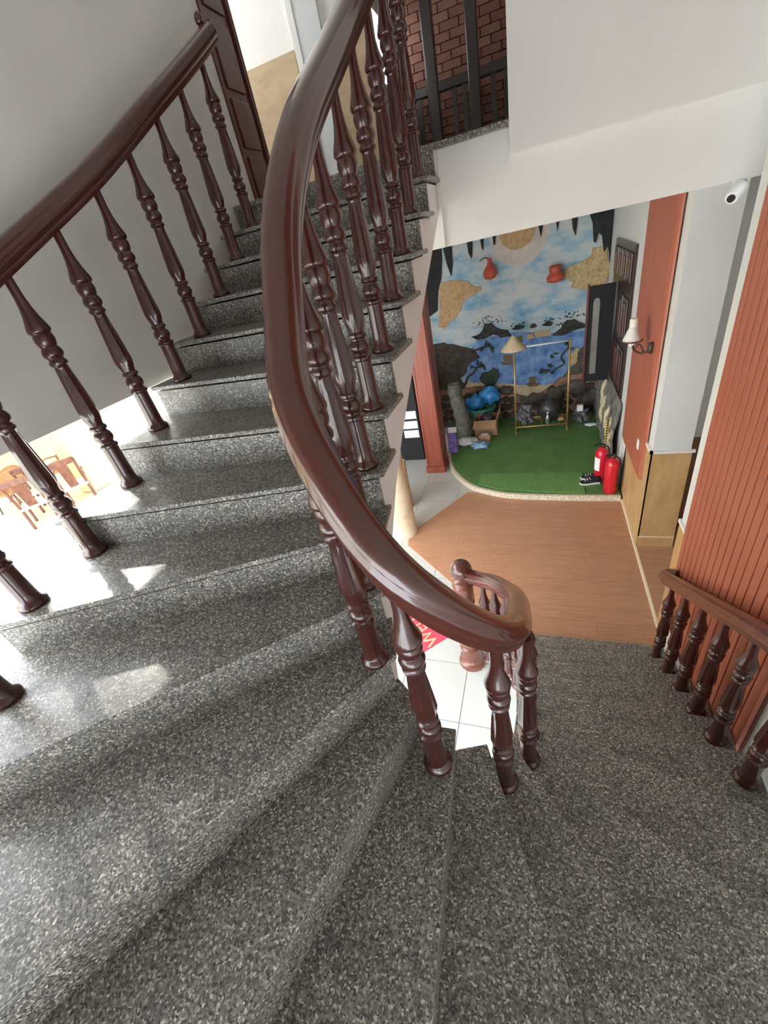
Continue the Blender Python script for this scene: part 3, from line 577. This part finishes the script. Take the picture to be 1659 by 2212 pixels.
MB().tube(catmull([(x, 8.12, z) for x, z in [(0.44, 1.35), (0.48, 1.27), (0.38, 1.15), (0.37, 1.08), (0.42, 0.99), (0.31, 0.93), (0.19, 0.85)]], 0.03), 0.014, 8).build('vine', 'foliage', mu, smooth=True)
for p in [[(-0.01, 0.86), (0.03, 0.94), (0.1, 0.91), (0.19, 0.9), (0.13, 0.85)], [(0.14, 0.99), (0.19, 1.01), (0.23, 0.95), (0.18, 0.94)], [(0.18, 1.16), (0.22, 1.16), (0.25, 1.11), (0.2, 1.1)], [(0.24, 1.19), (0.31, 1.19), (0.31, 1.16), (0.25, 1.17)], [(0.41, 1.35), (0.47, 1.35), (0.46, 1.3), (0.42, 1.31)], [(0.47, 1.24), (0.57, 1.24), (0.54, 1.21)], [(0.19, 0.85), (0.24, 0.88), (0.23, 0.81)]]:
    plate('vine_leaf', p, 'foliage', 8.115)
# stone base of the mural: mortar plate and single stones
plate('mortar_base', [(-1.95, 0.085), (1.015, 0.085), (1.015, 0.83), (0.75, 0.80), (0.35, 0.74), (0.21, 0.60), (-0.01, 0.47), (-0.23, 0.44), (-0.4, 0.50), (-0.65, 0.62), (-0.81, 0.68), (-1.12, 0.74), (-1.45, 0.72), (-1.95, 0.75)], 'pinkmortar', 8.10, bevel=0.01)
for i in range(19):
    for j in range(5):
        x = -1.85 + i * 0.155 + (0.075 if j % 2 else 0) + random.uniform(-0.02, 0.02); z = 0.13 + j * 0.145 + random.uniform(-0.02, 0.02)
        top = 0.42 + 0.33 * min(1, abs(x + 0.15) / 0.6)
        if z + 0.05 > top or x > 0.98 or random.random() < 0.10: continue
        n = random.choice((4, 5, 5, 6)); r0 = random.uniform(0.066, 0.086); a0 = random.random() * 6
        pl = [(x + r0 * 1.1 * math.cos(a0 + 6.283 * t / n) * random.uniform(0.85, 1.15), z + r0 * math.sin(a0 + 6.283 * t / n) * random.uniform(0.85, 1.15)) for t in range(n)]
        MB().prism(pl, 8.06 + random.uniform(-0.01, 0.02), 8.11, 'y').build('stone', random.choice(('stone', 'stone', 'stone2')), mu, bevel=0.012)
for x, z, rx, rz, s in ((-0.05, 0.38, 0.20, 0.13, 3), (0.28, 0.42, 0.17, 0.17, 5), (0.62, 0.55, 0.20, 0.14, 6), (-0.60, 0.62, 0.14, 0.08, 9), (0.85, 0.30, 0.14, 0.16, 11)):
    MB().blob((x, 8.09, z), rx, 0.07, rz, s).build('boulder', 'stone2', mu, smooth=True)
# hung pots on the mural
for i, (x, z, lab) in enumerate(((-0.77, 2.66, 'red clay gourd pot hung on the mural below the painted sun'), (0.24, 2.45, 'red clay cup pot hung on the mural beside the pale gold cloud'))):
    t = thing('hung_pot', (x, 8.1, z - 0.12), lab, 'pot', 'clay pots hung on the mural')
    if i == 0: pr = [(0.03, -0.11), (0.09, -0.09), (0.115, -0.02), (0.09, 0.05), (0.04, 0.11), (0.03, 0.17), (0.035, 0.2)]
    else: pr = [(0.04, -0.12), (0.12, -0.10), (0.135, -0.05), (0.11, 0.0), (0.085, 0.02), (0.095, 0.08), (0.10, 0.12), (0.085, 0.12), (0.07, 0.03)]
    MB().lathe(pr, (x, 8.05, z), 24).build('pot_body', 'pot', t, smooth=True)
    box('hook', 'iron', (x - 0.006, x + 0.006, 8.10, 8.171, z + 0.02, z + 0.032), t)
    if i == 0: MB().tube(catmull([(x, 8.05, z + 0.19), (x - 0.08, 8.06, z + 0.22), (x - 0.16, 8.07, z + 0.18)], 0.03), 0.008, 6).build('stem', 'foliage', t)
    else: MB().lathe([(0.088, 0.06), (0.0885, 0.062)], (x, 8.05, z), 20).build('soil', 'black', t)
# rocky relief on the right wall
rk = MB(); ny, nz = 34, 26
from mathutils import noise as NZ
def rkx(y, z):
    prof_ = max(0.0, 1 - (z / (0.95 + 0.25 * NZ.noise(Vector((y * 2.2, 3, 0))))) ** 2)
    return 1.028 - (0.012 + 0.11 * prof_ * (0.55 + 0.6 * abs(NZ.noise(Vector((y * 3, z * 3, 1.7)))) + 0.25 * NZ.noise(Vector((y * 9, z * 9, 4)))))
vs_ = [(rkx(5.85 + 2.2 * i / ny, 0.085 + 0.955 * j / nz), 5.85 + 2.2 * i / ny, 0.085 + 0.955 * j / nz) for j in range(nz + 1) for i in range(ny + 1)]
rk.add(vs_, [(j * (ny + 1) + i, j * (ny + 1) + i + 1, (j + 1) * (ny + 1) + i + 1, (j + 1) * (ny + 1) + i) for j in range(nz) for i in range(ny)])
rko = tag(rk.build('rock_relief', 'rockpaint', smooth=True), 'grey sculpted rock relief under the carved window', 'rock relief')
for y, z0, z1, wd in ((7.25, 0.45, 1.0, 0.05), (6.95, 0.3, 0.8, 0.045), (6.6, 0.35, 0.75, 0.05), (6.3, 0.2, 0.7, 0.06), (6.05, 0.25, 0.62, 0.05)):
    pts = [(rkx(y, z0 + (z1 - z0) * t / 6) - 0.012, y + 0.03 * math.sin(t * 2.1), z0 + (z1 - z0) * t / 6) for t in range(7)]
    MB().tube(pts, [wd * q for q in (0.2, 0.6, 0.8, 0.7, 0.9, 0.5, 0.1)], 8).build('cream_streak', 'creampaint', rko, smooth=True)

# ------------------------------------------------------------------ turf stage
cv = [(-1.72, 7.4), (-1.58, 6.85), (-1.50, 6.45), (-1.38, 6.05), (-1.20, 5.72), (-0.95, 5.43), (-0.67, 5.28), (-0.40, 5.19), (0.04, 5.14), (0.56, 5.11), (1.0, 5.10)]
cvs = [tuple(p) for p in catmull([(x, y, 0) for x, y in cv], 0.08)]
inner_c = []
for i, p in enumerate(cvs):
    a, b = Vector(cvs[max(i - 1, 0)]), Vector(cvs[min(i + 1, len(cvs) - 1)]); t = (b - a).normalized(); inner_c.append((p[0] - t.y * 0.055, p[1] + t.x * 0.055))
kerb = struct(MB().prism([(p[0], p[1]) for p in cvs] + inner_c[::-1], 0.0, 0.085).build('kerb', 'pebble', bevel=0.01), 'pale pebble kerb curving round the green turf', 'kerb')
turf = tag(MB().prism(inner_c + [(1.0, 8.04), (-1.72, 8.04)], 0.0, 0.082).build('turf_stage', 'turf'), 'green artificial turf platform with a curved front below the mural', 'turf')
tp = tag(MB().prism([(-0.86, 5.47), (-0.55, 5.33), (0.0, 5.24), (0.58, 5.18), (0.585, 5.76), (-0.86, 5.80)], 0.0825, 0.092).build('turf_patch', 'turf2'), 'lighter strip of turf laid along the front of the platform', 'turf')
# fine blades
blades = MB()
for _ in range(9000):
    x = random.uniform(-1.4, 0.95); y = random.uniform(5.25, 7.9)
    if y < 5.2 + max(0, (-x - 0.3)) ** 1.6 * 0.75: continue
    h = random.uniform(0.008, 0.018); a = random.random() * 3.14; dx, dy = 0.006 * math.cos(a), 0.006 * math.sin(a)
    z0 = 0.09 if (-0.86 < x < 0.58 and y < 5.75) else 0.08
    blades.add([(x - dx, y - dy, z0), (x + dx, y + dy, z0), (x + random.uniform(-.006, .006), y + random.uniform(-.006, .006), z0 + h)], [(0, 1, 2)])
bo = tag(blades.build('turf_blades', 'turf'), 'short green plastic blades standing on the turf', 'turf'); bo['kind'] = 'stuff'

# ------------------------------------------------------------------ rust column, cream column, cabinet
rc = thing('clad_column', (-1.64, 6.2, 0), 'square rust red timber column on a plinth left of the turf', 'column')
box('shaft', 'rust_col', (-1.785, -1.50, 6.06, 6.42, 0.11, 3.27), rc, bevel=0.006)
box('plinth', 'rust_col', (-1.805, -1.48, 6.03, 6.44, 0.0, 0.11), rc, bevel=0.006)
for y in (6.08, 6.37): box('edge_strip', 'rust_col', (-1.50, -1.49, y, y + 0.03, 0.11, 3.27), rc)
for x in (-1.78, -1.535): box('edge_strip', 'rust_col', (x, x + 0.03, 6.05, 6.06, 0.11, 3.27), rc)
cr = tag(MB().lathe([(0.215, 0.0), (0.22, 0.03), (0.212, 0.06), (0.205, 0.4), (0.195, 1.0), (0.19, 2.0), (0.19, 3.27)], (-1.79, 4.36, 0), 36).build('round_column', 'columnstone', smooth=True, auto=50), 'round cream marble column behind the white stringer', 'column')
cb = thing('cabinet', (-2.25, 6.75, 0), 'black cabinet with white papers behind the red column', 'cabinet')
box('body', 'black', (-2.6, -1.95, 6.55, 7.1, 0, 1.5), cb, bevel=0.01)
for z in (0.45, 0.62, 0.80): box('paper', 'paper', (-2.25, -1.98, 6.54, 6.55, z, z + 0.14), cb)
wp2 = tag(box('wood_panel', 'dado', (-2.3, -1.80, 4.98, 5.04, 0, 0.80), bevel=0.004), 'low brown wooden panel standing behind the cream column', 'panel')

# ------------------------------------------------------------------ things on the turf
Z = 0.083
def extinguisher(x, y, label, lab_side):
    t = thing('fire_extinguisher', (x, y, Z), label, 'extinguisher', 'red fire extinguishers by the wall')
    MB().lathe([(0.078, 0), (0.085, 0.012), (0.086, 0.40), (0.078, 0.44), (0.05, 0.472), (0.03, 0.482), (0.03, 0.495)], (x, y, Z), 28).build('cylinder', 'red', t, smooth=True, auto=40)
    MB().lathe([(0.022, 0.49), (0.025, 0.51), (0.02, 0.54)], (x, y, Z), 12).build('valve', 'iron', t, smooth=True)
    MB().tube([(x, y, Z + 0.53), (x - 0.05, y - 0.03, Z + 0.555), (x - 0.10, y - 0.05, Z + 0.55)], 0.01, 8).build('handle', 'black', t)
    MB().tube(catmull([(x, y, Z + 0.51), (x + 0.05, y - 0.05, Z + 0.52), (x + 0.075, y - 0.075, Z + 0.42), (x + 0.07, y - 0.08, Z + 0.2), (x + 0.065, y - 0.075, Z + 0.1)], 0.04), 0.011, 8).build('hose', 'black', t, smooth=True)
    a0 = lab_side
    vs = []; n = 8
    for zz in (0.17, 0.36):
        for i in range(n + 1):
            a = a0 + (i / n - 0.5) * 1.1; vs.append((x + 0.0875 * math.cos(a), y + 0.0875 * math.sin(a), Z + zz))
    MB().add(vs, [(i, i + 1, n + 2 + i, n + 1 + i) for i in range(n)]).build('label_sticker', 'paper', t)
extinguisher(0.885, 5.24, 'red fire extinguisher nearest the laminate floor', -0.2)
extinguisher(0.80, 5.56, 'red fire extinguisher with white sticker standing farther back', -2.5)
def shoe(x, y, rz, label):
    t = thing('sneaker', (x, y, Z), label, 'shoe', 'sneakers on the turf')
    c, s = math.cos(rz), math.sin(rz)
    def tr(p): return (x + p[0] * c - p[1] * s, y + p[0] * s + p[1] * c, Z + p[2])
    out = [(-0.13, 0.0), (-0.12, 0.035), (-0.05, 0.034), (0.05, 0.046), (0.11, 0.038), (0.135, 0.0), (0.11, -0.038), (0.05, -0.046), (-0.05, -0.034), (-0.12, -0.035)]
    m = MB(); m.add([tr((a, b, 0)) for a, b in out] + [tr((a * 1.02, b * 1.05, 0.03)) for a, b in out], [tuple(range(10))[::-1], tuple(range(10, 20))] + [(i, (i + 1) % 10, 10 + (i + 1) % 10, 10 + i) for i in range(10)]); m.build('sole', 'paper', t, bevel=0.004)
    hh = [0.10, 0.10, 0.095, 0.065, 0.05, 0.045, 0.05, 0.065, 0.095, 0.10]
    m = MB(); m.add([tr((a, b, 0.03)) for a, b in out] + [tr((a * 0.9 - 0.005, b * 0.62, h)) for (a, b), h in zip(out, hh)], [tuple(range(10, 20))] + [(i, (i + 1) % 10, 10 + (i + 1) % 10, 10 + i) for i in range(10)]); m.build('upper', 'black', t, smooth=True, bevel=0.006)
    for q in (0.0, 0.03, 0.06):
        MB().tube([tr((q, -0.025, 0.082 - q * 0.35)), tr((q + 0.01, 0, 0.09 - q * 0.35)), tr((q, 0.025, 0.082 - q * 0.35))], 0.004, 6).build('lace', 'paper', t)
shoe(0.66, 5.44, 3.3, 'black and white sneaker nearer the laminate beside the extinguishers')
shoe(0.68, 5.56, 3.0, 'black and white sneaker farther from the laminate beside the extinguishers')
brd = tag(MB().add([(0.975, 5.30, 0.09), (0.975, 5.55, 0.09), (0.99, 5.55, 0.09), (0.99, 5.30, 0.09), (1.0, 5.30, 0.72), (1.0, 5.55, 0.72), (1.015, 5.55, 0.72), (1.015, 5.30, 0.72)], [(0, 3, 2, 1), (4, 5, 6, 7), (0, 1, 5, 4), (1, 2, 6, 5), (2, 3, 7, 6), (3, 0, 4, 7)]).build('white_board', 'plastic', bevel=0.004), 'narrow white board leaning on the wall behind the extinguishers', 'board')
stk = tag(MB().tube([(0.84, 5.80, Z + 0.004), (0.90, 6.02, 0.78)], 0.014, 10).build('striped_pole', 'stick', smooth=True), 'yellow and black striped pole leaning on the rock relief', 'pole')
# garment rack
ra = thing('garment_rack', (0.04, 7.38, Z), 'brass tube garment rack standing in front of the mural', 'rack')
for x, y in ((-0.39, 7.36), (0.46, 7.40)):
    MB().tube([(x, y, Z), (x, y, Z + 1.50)], 0.017, 10).build('upright', 'brass', ra, smooth=True)
    MB().tube([(x, y - 0.18, Z + 0.02), (x, y + 0.18, Z + 0.02)], 0.014, 8).build('foot', 'brass', ra, smooth=True)
MB().tube([(-0.39, 7.36, Z + 1.47), (0.46, 7.40, Z + 1.47)], 0.014, 10).build('top_bar', 'plastic', ra, smooth=True)
for dy, z in ((-0.16, 0.14), (0.16, 0.14), (0, 0.24)): MB().tube([(-0.39, 7.36 + dy, Z + z), (0.46, 7.40 + dy, Z + z)], 0.012, 8).build('lower_bar', 'brass', ra, smooth=True)
for i in range(9): MB().tube([(-0.34 + i * 0.095, 7.20, Z + 0.15), (-0.34 + i * 0.095, 7.54, Z + 0.15)], 0.006, 6).build('shelf_wire', 'brass', ra)
tag(MB().lathe([(0.205, 0.0), (0.205, 0.006), (0.13, 0.085), (0.06, 0.165), (0.008, 0.225)], (-0.40, 7.34, Z + 1.46), 32).build('conical_hat', 'straw', smooth=True, auto=60), 'conical straw hat hung on the left end of the rack', 'hat')
tag(MB().blob((-0.22, 7.38, Z + 0.31), 0.145, 0.14, 0.17, 4, 0.4, 16, 10).build('plastic_bag', 'greybag'), 'crumpled silver and black bag on the left of the rack shelf', 'bag')
tag(MB().blob((0.17, 7.42, Z + 0.34), 0.20, 0.15, 0.20, 8, 0.25, 16, 10).build('plastic_bag', 'darkbag', smooth=True), 'large dark bag in the middle of the rack shelf', 'bag')
bt = thing('bottle', (0.14, 7.26, Z + 0.16), 'small clear bottle leaning on the dark bag', 'bottle')
MB().lathe([(0.035, 0), (0.036, 0.12), (0.015, 0.16), (0.015, 0.19)], (0.14, 7.25, Z + 0.157), 14).build('bottle_body', 'glass', bt, smooth=True); MB().lathe([(0.018, 0.19), (0.018, 0.21)], (0.14, 7.25, Z + 0.157), 10).build('bottle_cap', 'plastic', bt)
tag(MB().blob((0.36, 7.36, Z + 0.185), 0.07, 0.05, 0.03, 2, 0.2).build('soap_box', 'card', smooth=True), 'small tan pouch at the right end of the rack shelf', 'pouch')
# log
lg = tag(MB().tube(catmull([(-1.30, 7.32, Z - 0.0), (-1.34, 7.34, Z + 0.3), (-1.40, 7.36, Z + 0.62), (-1.44, 7.38, Z + 0.86), (-1.45, 7.38, Z + 0.98)], 0.05), [0.15 + 0.012 * math.sin(i * 1.7) - 0.002 * i for i in range(len(catmull([(-1.30, 7.32, Z), (-1.34, 7.34, Z + 0.3), (-1.40, 7.36, Z + 0.62), (-1.44, 7.38, Z + 0.86), (-1.45, 7.38, Z + 0.98)], 0.05)))], 14).build('tree_trunk', 'greylog', smooth=True, auto=60), 'grey weathered trunk leaning beside the red column', 'trunk')
# box
bx_ = thing('cardboard_box', (-0.92, 7.42, Z), 'open brown cardboard box on the turf left of the rack', 'box')
for b in ((-1.12, -0.72, 7.24, 7.25, Z, Z + 0.30), (-1.12, -0.72, 7.58, 7.59, Z, Z + 0.30), (-1.12, -1.11, 7.25, 7.58, Z, Z + 0.30), (-0.73, -0.72, 7.25, 7.58, Z, Z + 0.30)): box('side', 'card', b, bx_)
box('bottom', 'card', (-1.11, -0.73, 7.25, 7.58, Z, Z + 0.01), bx_)
MB().add([(-0.72, 7.24, Z + 0.30), (-0.72, 7.59, Z + 0.30), (-0.66, 7.59, Z + 0.50), (-0.66, 7.24, Z + 0.46), (-0.712, 7.24, Z + 0.30), (-0.712, 7.59, Z + 0.30), (-0.652, 7.59, Z + 0.50), (-0.652, 7.24, Z + 0.46)], [(0, 1, 2, 3), (7, 6, 5, 4), (0, 3, 7, 4), (1, 5, 6, 2), (3, 2, 6, 7), (0, 4, 5, 1)]).build('flap', 'card', bx_)
MB().add([(-1.12, 7.24, Z + 0.30), (-0.72, 7.24, Z + 0.30), (-0.74, 7.12, Z + 0.20), (-1.14, 7.12, Z + 0.20), (-1.12, 7.235, Z + 0.292), (-0.72, 7.235, Z + 0.292), (-0.74, 7.115, Z + 0.192), (-1.14, 7.115, Z + 0.192)], [(0, 1, 2, 3), (7, 6, 5, 4), (0, 3, 7, 4), (1, 5, 6, 2), (3, 2, 6, 7), (0, 4, 5, 1)]).build('flap', 'card', bx_)
tag(MB().blob((-0.90, 7.42, Z + 0.20), 0.14, 0.12, 0.17, 5, 0.3).build('rag', 'darkbag', smooth=True), 'dark rag bundle inside the open cardboard box', 'rag')
sb = tag(box('small_box', 'card', (-1.02, -0.82, 6.98, 7.105, Z, Z + 0.12), bevel=0.004), 'small box with a white label before the cardboard box', 'box')
box('box_label', 'paper', (-0.98, -0.86, 6.99, 7.09, Z + 0.12, Z + 0.122), sb)
tb = tag(MB().lathe([(0.15, 0), (0.19, 0.16), (0.27, 0.30), (0.28, 0.36), (0.26, 0.36), (0.18, 0.17), (0.13, 0.03)], (-1.05, 7.86, Z), 24).build('plastic_tub', 'greentub', smooth=True, auto=50), 'green plastic tub behind the cardboard box', 'tub')
tag(MB().blob((-1.16, 7.80, Z + 0.46), 0.17, 0.14, 0.12, 12, 0.4, 16, 10).build('blue_bag', 'bluebag', smooth=True), 'blue plastic bag lying in the left of the green tub', 'bag')
tag(MB().blob((-0.88, 7.86, Z + 0.54), 0.20, 0.14, 0.15, 15, 0.4, 16, 10).build('blue_bag', 'bluebag', smooth=True), 'large blue plastic bag piled on the right of the green tub', 'bag')
pb = tag(box('printed_box', 'purple', (-1.50, -1.35, 6.60, 6.75, Z, Z + 0.34), bevel=0.004), 'tall purple printed carton beside the red column', 'box')
box('lid_flap', 'paper', (-1.50, -1.35, 6.70, 6.71, Z + 0.34, Z + 0.44), pb)
tag(MB().blob((-1.22, 6.93, Z + 0.05), 0.17, 0.12, 0.065, 21, 0.5, 18, 9, 3.5).build('cloth', 'whitecloth', smooth=True), 'crumpled white cloth on the turf by the purple carton', 'cloth')
tag(MB().blob((-0.98, 6.80, Z + 0.03), 0.14, 0.12, 0.045, 25, 0.6, 18, 9, 3.5).build('cloth', 'palecloth', smooth=True), 'crumpled light blue cloth on the turf before the trunk', 'cloth')
tag(MB().blob((0.70, 7.62, Z + 0.10), 0.13, 0.10, 0.12, 31, 0.5, 16, 9, 3.0).build('plastic_bag', 'greybag'), 'small black bag at the foot of the mural right of the rack', 'bag')
tag(box('white_cup', 'plastic', (0.62, 0.72, 7.52, 7.60, Z + 0.22, Z + 0.33), bevel=0.015), 'small white container on the black bag right of the rack', 'container')
tag(MB().blob((0.86, 7.42, Z + 0.012), 0.12, 0.05, 0.016, 33, 0.5).build('plastic_wrap', 'whitecloth', smooth=True), 'scrap of clear wrapping on the turf right of the rack', 'wrapping')

# ------------------------------------------------------------------ welcome mat
mt = thing('door_mat', (-1.287, 2.853, 0.0), 'red door mat with WELCOME lettering on the white tiles in the well', 'mat')
ang = math.radians(136.0); ca, sa = math.cos(ang), math.sin(ang)
def mp2(u, v): return (-1.287 + u * ca - v * sa, 2.853 + u * sa + v * ca)
MB().prism([mp2(-0.46, -0.31), mp2(0.46, -0.31), mp2(0.46, 0.31), mp2(-0.46, 0.31)], 0.0005, 0.012).build('mat_base', 'mat', mt, bevel=0.004)
MB().prism([mp2(-0.46, -0.31), mp2(0.46, -0.31), mp2(0.46, -0.27), mp2(-0.46, -0.27)], 0.012, 0.015).build('border', 'mat', mt); MB().prism([mp2(-0.46, 0.27), mp2(0.46, 0.27), mp2(0.46, 0.31), mp2(-0.46, 0.31)], 0.012, 0.015).build('border', 'mat', mt)
fc = bpy.data.curves.new('lettering', 'FONT'); fc.body = 'WELCOME'; fc.size = 0.19; fc.extrude = 0.002; fc.align_x = 'CENTER'; fc.align_y = 'CENTER'
fo = bpy.data.objects.new('lettering_src', fc); col.objects.link(fo); bpy.context.view_layer.update()
me = bpy.data.meshes.new_from_object(fo.evaluated_get(bpy.context.evaluated_depsgraph_get())); bpy.data.objects.remove(fo)
me.materials.clear(); me.materials.append(M['gold'])
lo = bpy.data.objects.new('lettering', me); col.objects.link(lo); lo.parent = mt; lo.location = (0, 0, 0.0145); lo.rotation_euler = (0, 0, ang)

# ------------------------------------------------------------------ patio seen under the stairs
struct(box('patio_light_block', 'cream', (-23, -7.4, -4, 16, 3.85, 4.0)), 'unseen roof added over the patio to cut its light', 'roof')  # added out of view to hold back skylight on the patio
struct(box('wall_patio', 'patio_cream', (-23, -22.8, -10, 20, 0, 4.2)), 'pale boundary wall across the sunlit patio', 'wall')
tag(box('patio_column', 'patio_cream', (-10.1, -9.6, 5.65, 6.15, 0, 3.4), bevel=0.02), 'square cream column on the sunlit patio', 'column')
kb = tag(box('low_wall', 'patio_cream', (-13.2, -12.9, 0.5, 5.0, 0, 0.45), bevel=0.02), 'long low cream kerb wall across the patio', 'low wall')
cu = MB(); n = 60
vs = [(-13.6 + 0.08 * math.sin(i * 1.3), 0.5 + i * 0.09, z) for z in (0.15, 2.6) for i in range(n)]
cu.add(vs, [(i, i + 1, n + i + 1, n + i) for i in range(n - 1)])
co = tag(cu.build('curtain', 'paper', smooth=True), 'sheer white pleated curtain behind the low patio wall', 'curtain')
def rattan_chair(x, y, rz, label):
    t = thing('rattan_chair', (x, y, -0.01), label, 'chair', 'rattan chairs on the patio')
    c, s = math.cos(rz), math.sin(rz)
    def tr(p): return Vector((x + p[0] * c - p[1] * s, y + p[0] * s + p[1] * c, p[2] - 0.01))
    m = MB(); pts = [(0.28, -0.26), (0.30, 0), (0.28, 0.26), (-0.22, 0.28), (-0.28, 0), (-0.22, -0.28)]
    m.add([tr((a, b, 0.40)) for a, b in pts] + [tr((a, b, 0.45)) for a, b in pts], [tuple(range(6))[::-1], tuple(range(6, 12))] + [(i, (i + 1) % 6, 6 + (i + 1) % 6, 6 + i) for i in range(6)]); m.build('seat', 'rattan', t, bevel=0.01)
    m = MB(); vs = []; n = 12
    for j in range(4):
        for i in range(n + 1):
            a = math.radians(110 + 140 * i / n); r = 0.30 + 0.05 * j; vs.append(tr((r * math.cos(a), r * math.sin(a), 0.45 + 0.14 * j * (0.45 + 0.55 * math.sin(math.pi * i / n)))))
    m.add(vs, [(j * (n + 1) + i, j * (n + 1) + i + 1, (j + 1) * (n + 1) + i + 1, (j + 1) * (n + 1) + i) for j in range(3) for i in range(n)]); ob_ = m.build('backrest', 'rattan', t, smooth=True)
    sm_ = ob_.modifiers.new('solid', 'SOLIDIFY'); sm_.thickness = 0.025
    for q in (-1, 1):
        MB().tube(catmull([tr((-0.12, 0.30 * q, 0.66)), tr((0.05, 0.34 * q, 0.68)), tr((0.25, 0.31 * q, 0.64)), tr((0.28, 0.28 * q, 0.45))], 0.06), 0.018, 8).build('arm', 'rattan', t, smooth=True)
        for a in (0.24, -0.2): MB().tube([tr((a, 0.22 * q, 0.40)), tr((a * 1.25, 0.27 * q, 0.0))], 0.014, 8).build('leg', 'iron', t)
rattan_chair(-11.2, 6.15, -1.9, 'rattan armchair on the patio left of the cream column')
rattan_chair(-11.5, 5.1, -1.2, 'rattan armchair on the patio nearest the low wall')
def carved_chair(x, y, rz, label):
    t = thing('carved_chair', (x, y, -0.01), label, 'chair', 'carved wooden chairs on the patio')
    c, s = math.cos(rz), math.sin(rz)
    def tr(p): return Vector((x + p[0] * c - p[1] * s, y + p[0] * s + p[1] * c, p[2] - 0.01))
    def bxr(a0, a1, b0, b1, z0, z1):
        return MB().add([tr(p) for p in ((a0, b0, z0), (a1, b0, z0), (a1, b1, z0), (a0, b1, z0), (a0, b0, z1), (a1, b0, z1), (a1, b1, z1), (a0, b1, z1))], [(0, 3, 2, 1), (4, 5, 6, 7), (0, 1, 5, 4), (1, 2, 6, 5), (2, 3, 7, 6), (3, 0, 4, 7)])
    bxr(-0.24, 0.26, -0.25, 0.25, 0.42, 0.47).build('seat', 'marble', t, bevel=0.01)
    for q in (-1, 1):
        MB().tube(catmull([tr((-0.24, 0.23 * q, 0.0)), tr((-0.20, 0.23 * q, 0.45)), tr((-0.26, 0.24 * q, 0.8)), tr((-0.36, 0.25 * q, 1.05)), tr((-0.42, 0.24 * q, 1.07))], 0.06), 0.028, 8).build('back_post', 'redwood', t, smooth=True)
        MB().tube(catmull([tr((0.24, 0.23 * q, 0.42)), tr((0.27, 0.23 * q, 0.25)), tr((0.23, 0.23 * q, 0.0))], 0.06), 0.028, 8).build('leg', 'redwood', t, smooth=True)
        MB().tube(catmull([tr((-0.25, 0.26 * q, 0.70)), tr((0.0, 0.29 * q, 0.68)), tr((0.22, 0.28 * q, 0.70)), tr((0.25, 0.27 * q, 0.62)), tr((0.22, 0.25 * q, 0.47))], 0.05), 0.022, 8).build('arm', 'redwood', t, smooth=True)
    bxr(-0.40, -0.34, -0.24, 0.24, 0.98, 1.10).build('crest_rail', 'redwood', t, bevel=0.012)
    MB().add([tr((-0.21, -0.08, 0.47)), tr((-0.21, 0.08, 0.47)), tr((-0.37, 0.10, 1.0)), tr((-0.37, -0.10, 1.0)), tr((-0.235, -0.08, 0.47)), tr((-0.235, 0.08, 0.47)), tr((-0.395, 0.10, 1.0)), tr((-0.395, -0.10, 1.0))], [(0, 1, 2, 3), (7, 6, 5, 4), (0, 3, 7, 4), (1, 5, 6, 2), (3, 2, 6, 7), (0, 4, 5, 1)]).build('back_splat', 'redwood', t)
for x, y, a, l in ((-9.75, 4.55, 2.5, 'carved red wooden chair nearest the stairs on the patio'), (-10.35, 5.15, 2.5, 'carved red wooden chair in the middle of the patio row'), (-9.45, 5.25, 2.6, 'carved red wooden chair beside the cream patio column')):
    carved_chair(x, y, a, l)
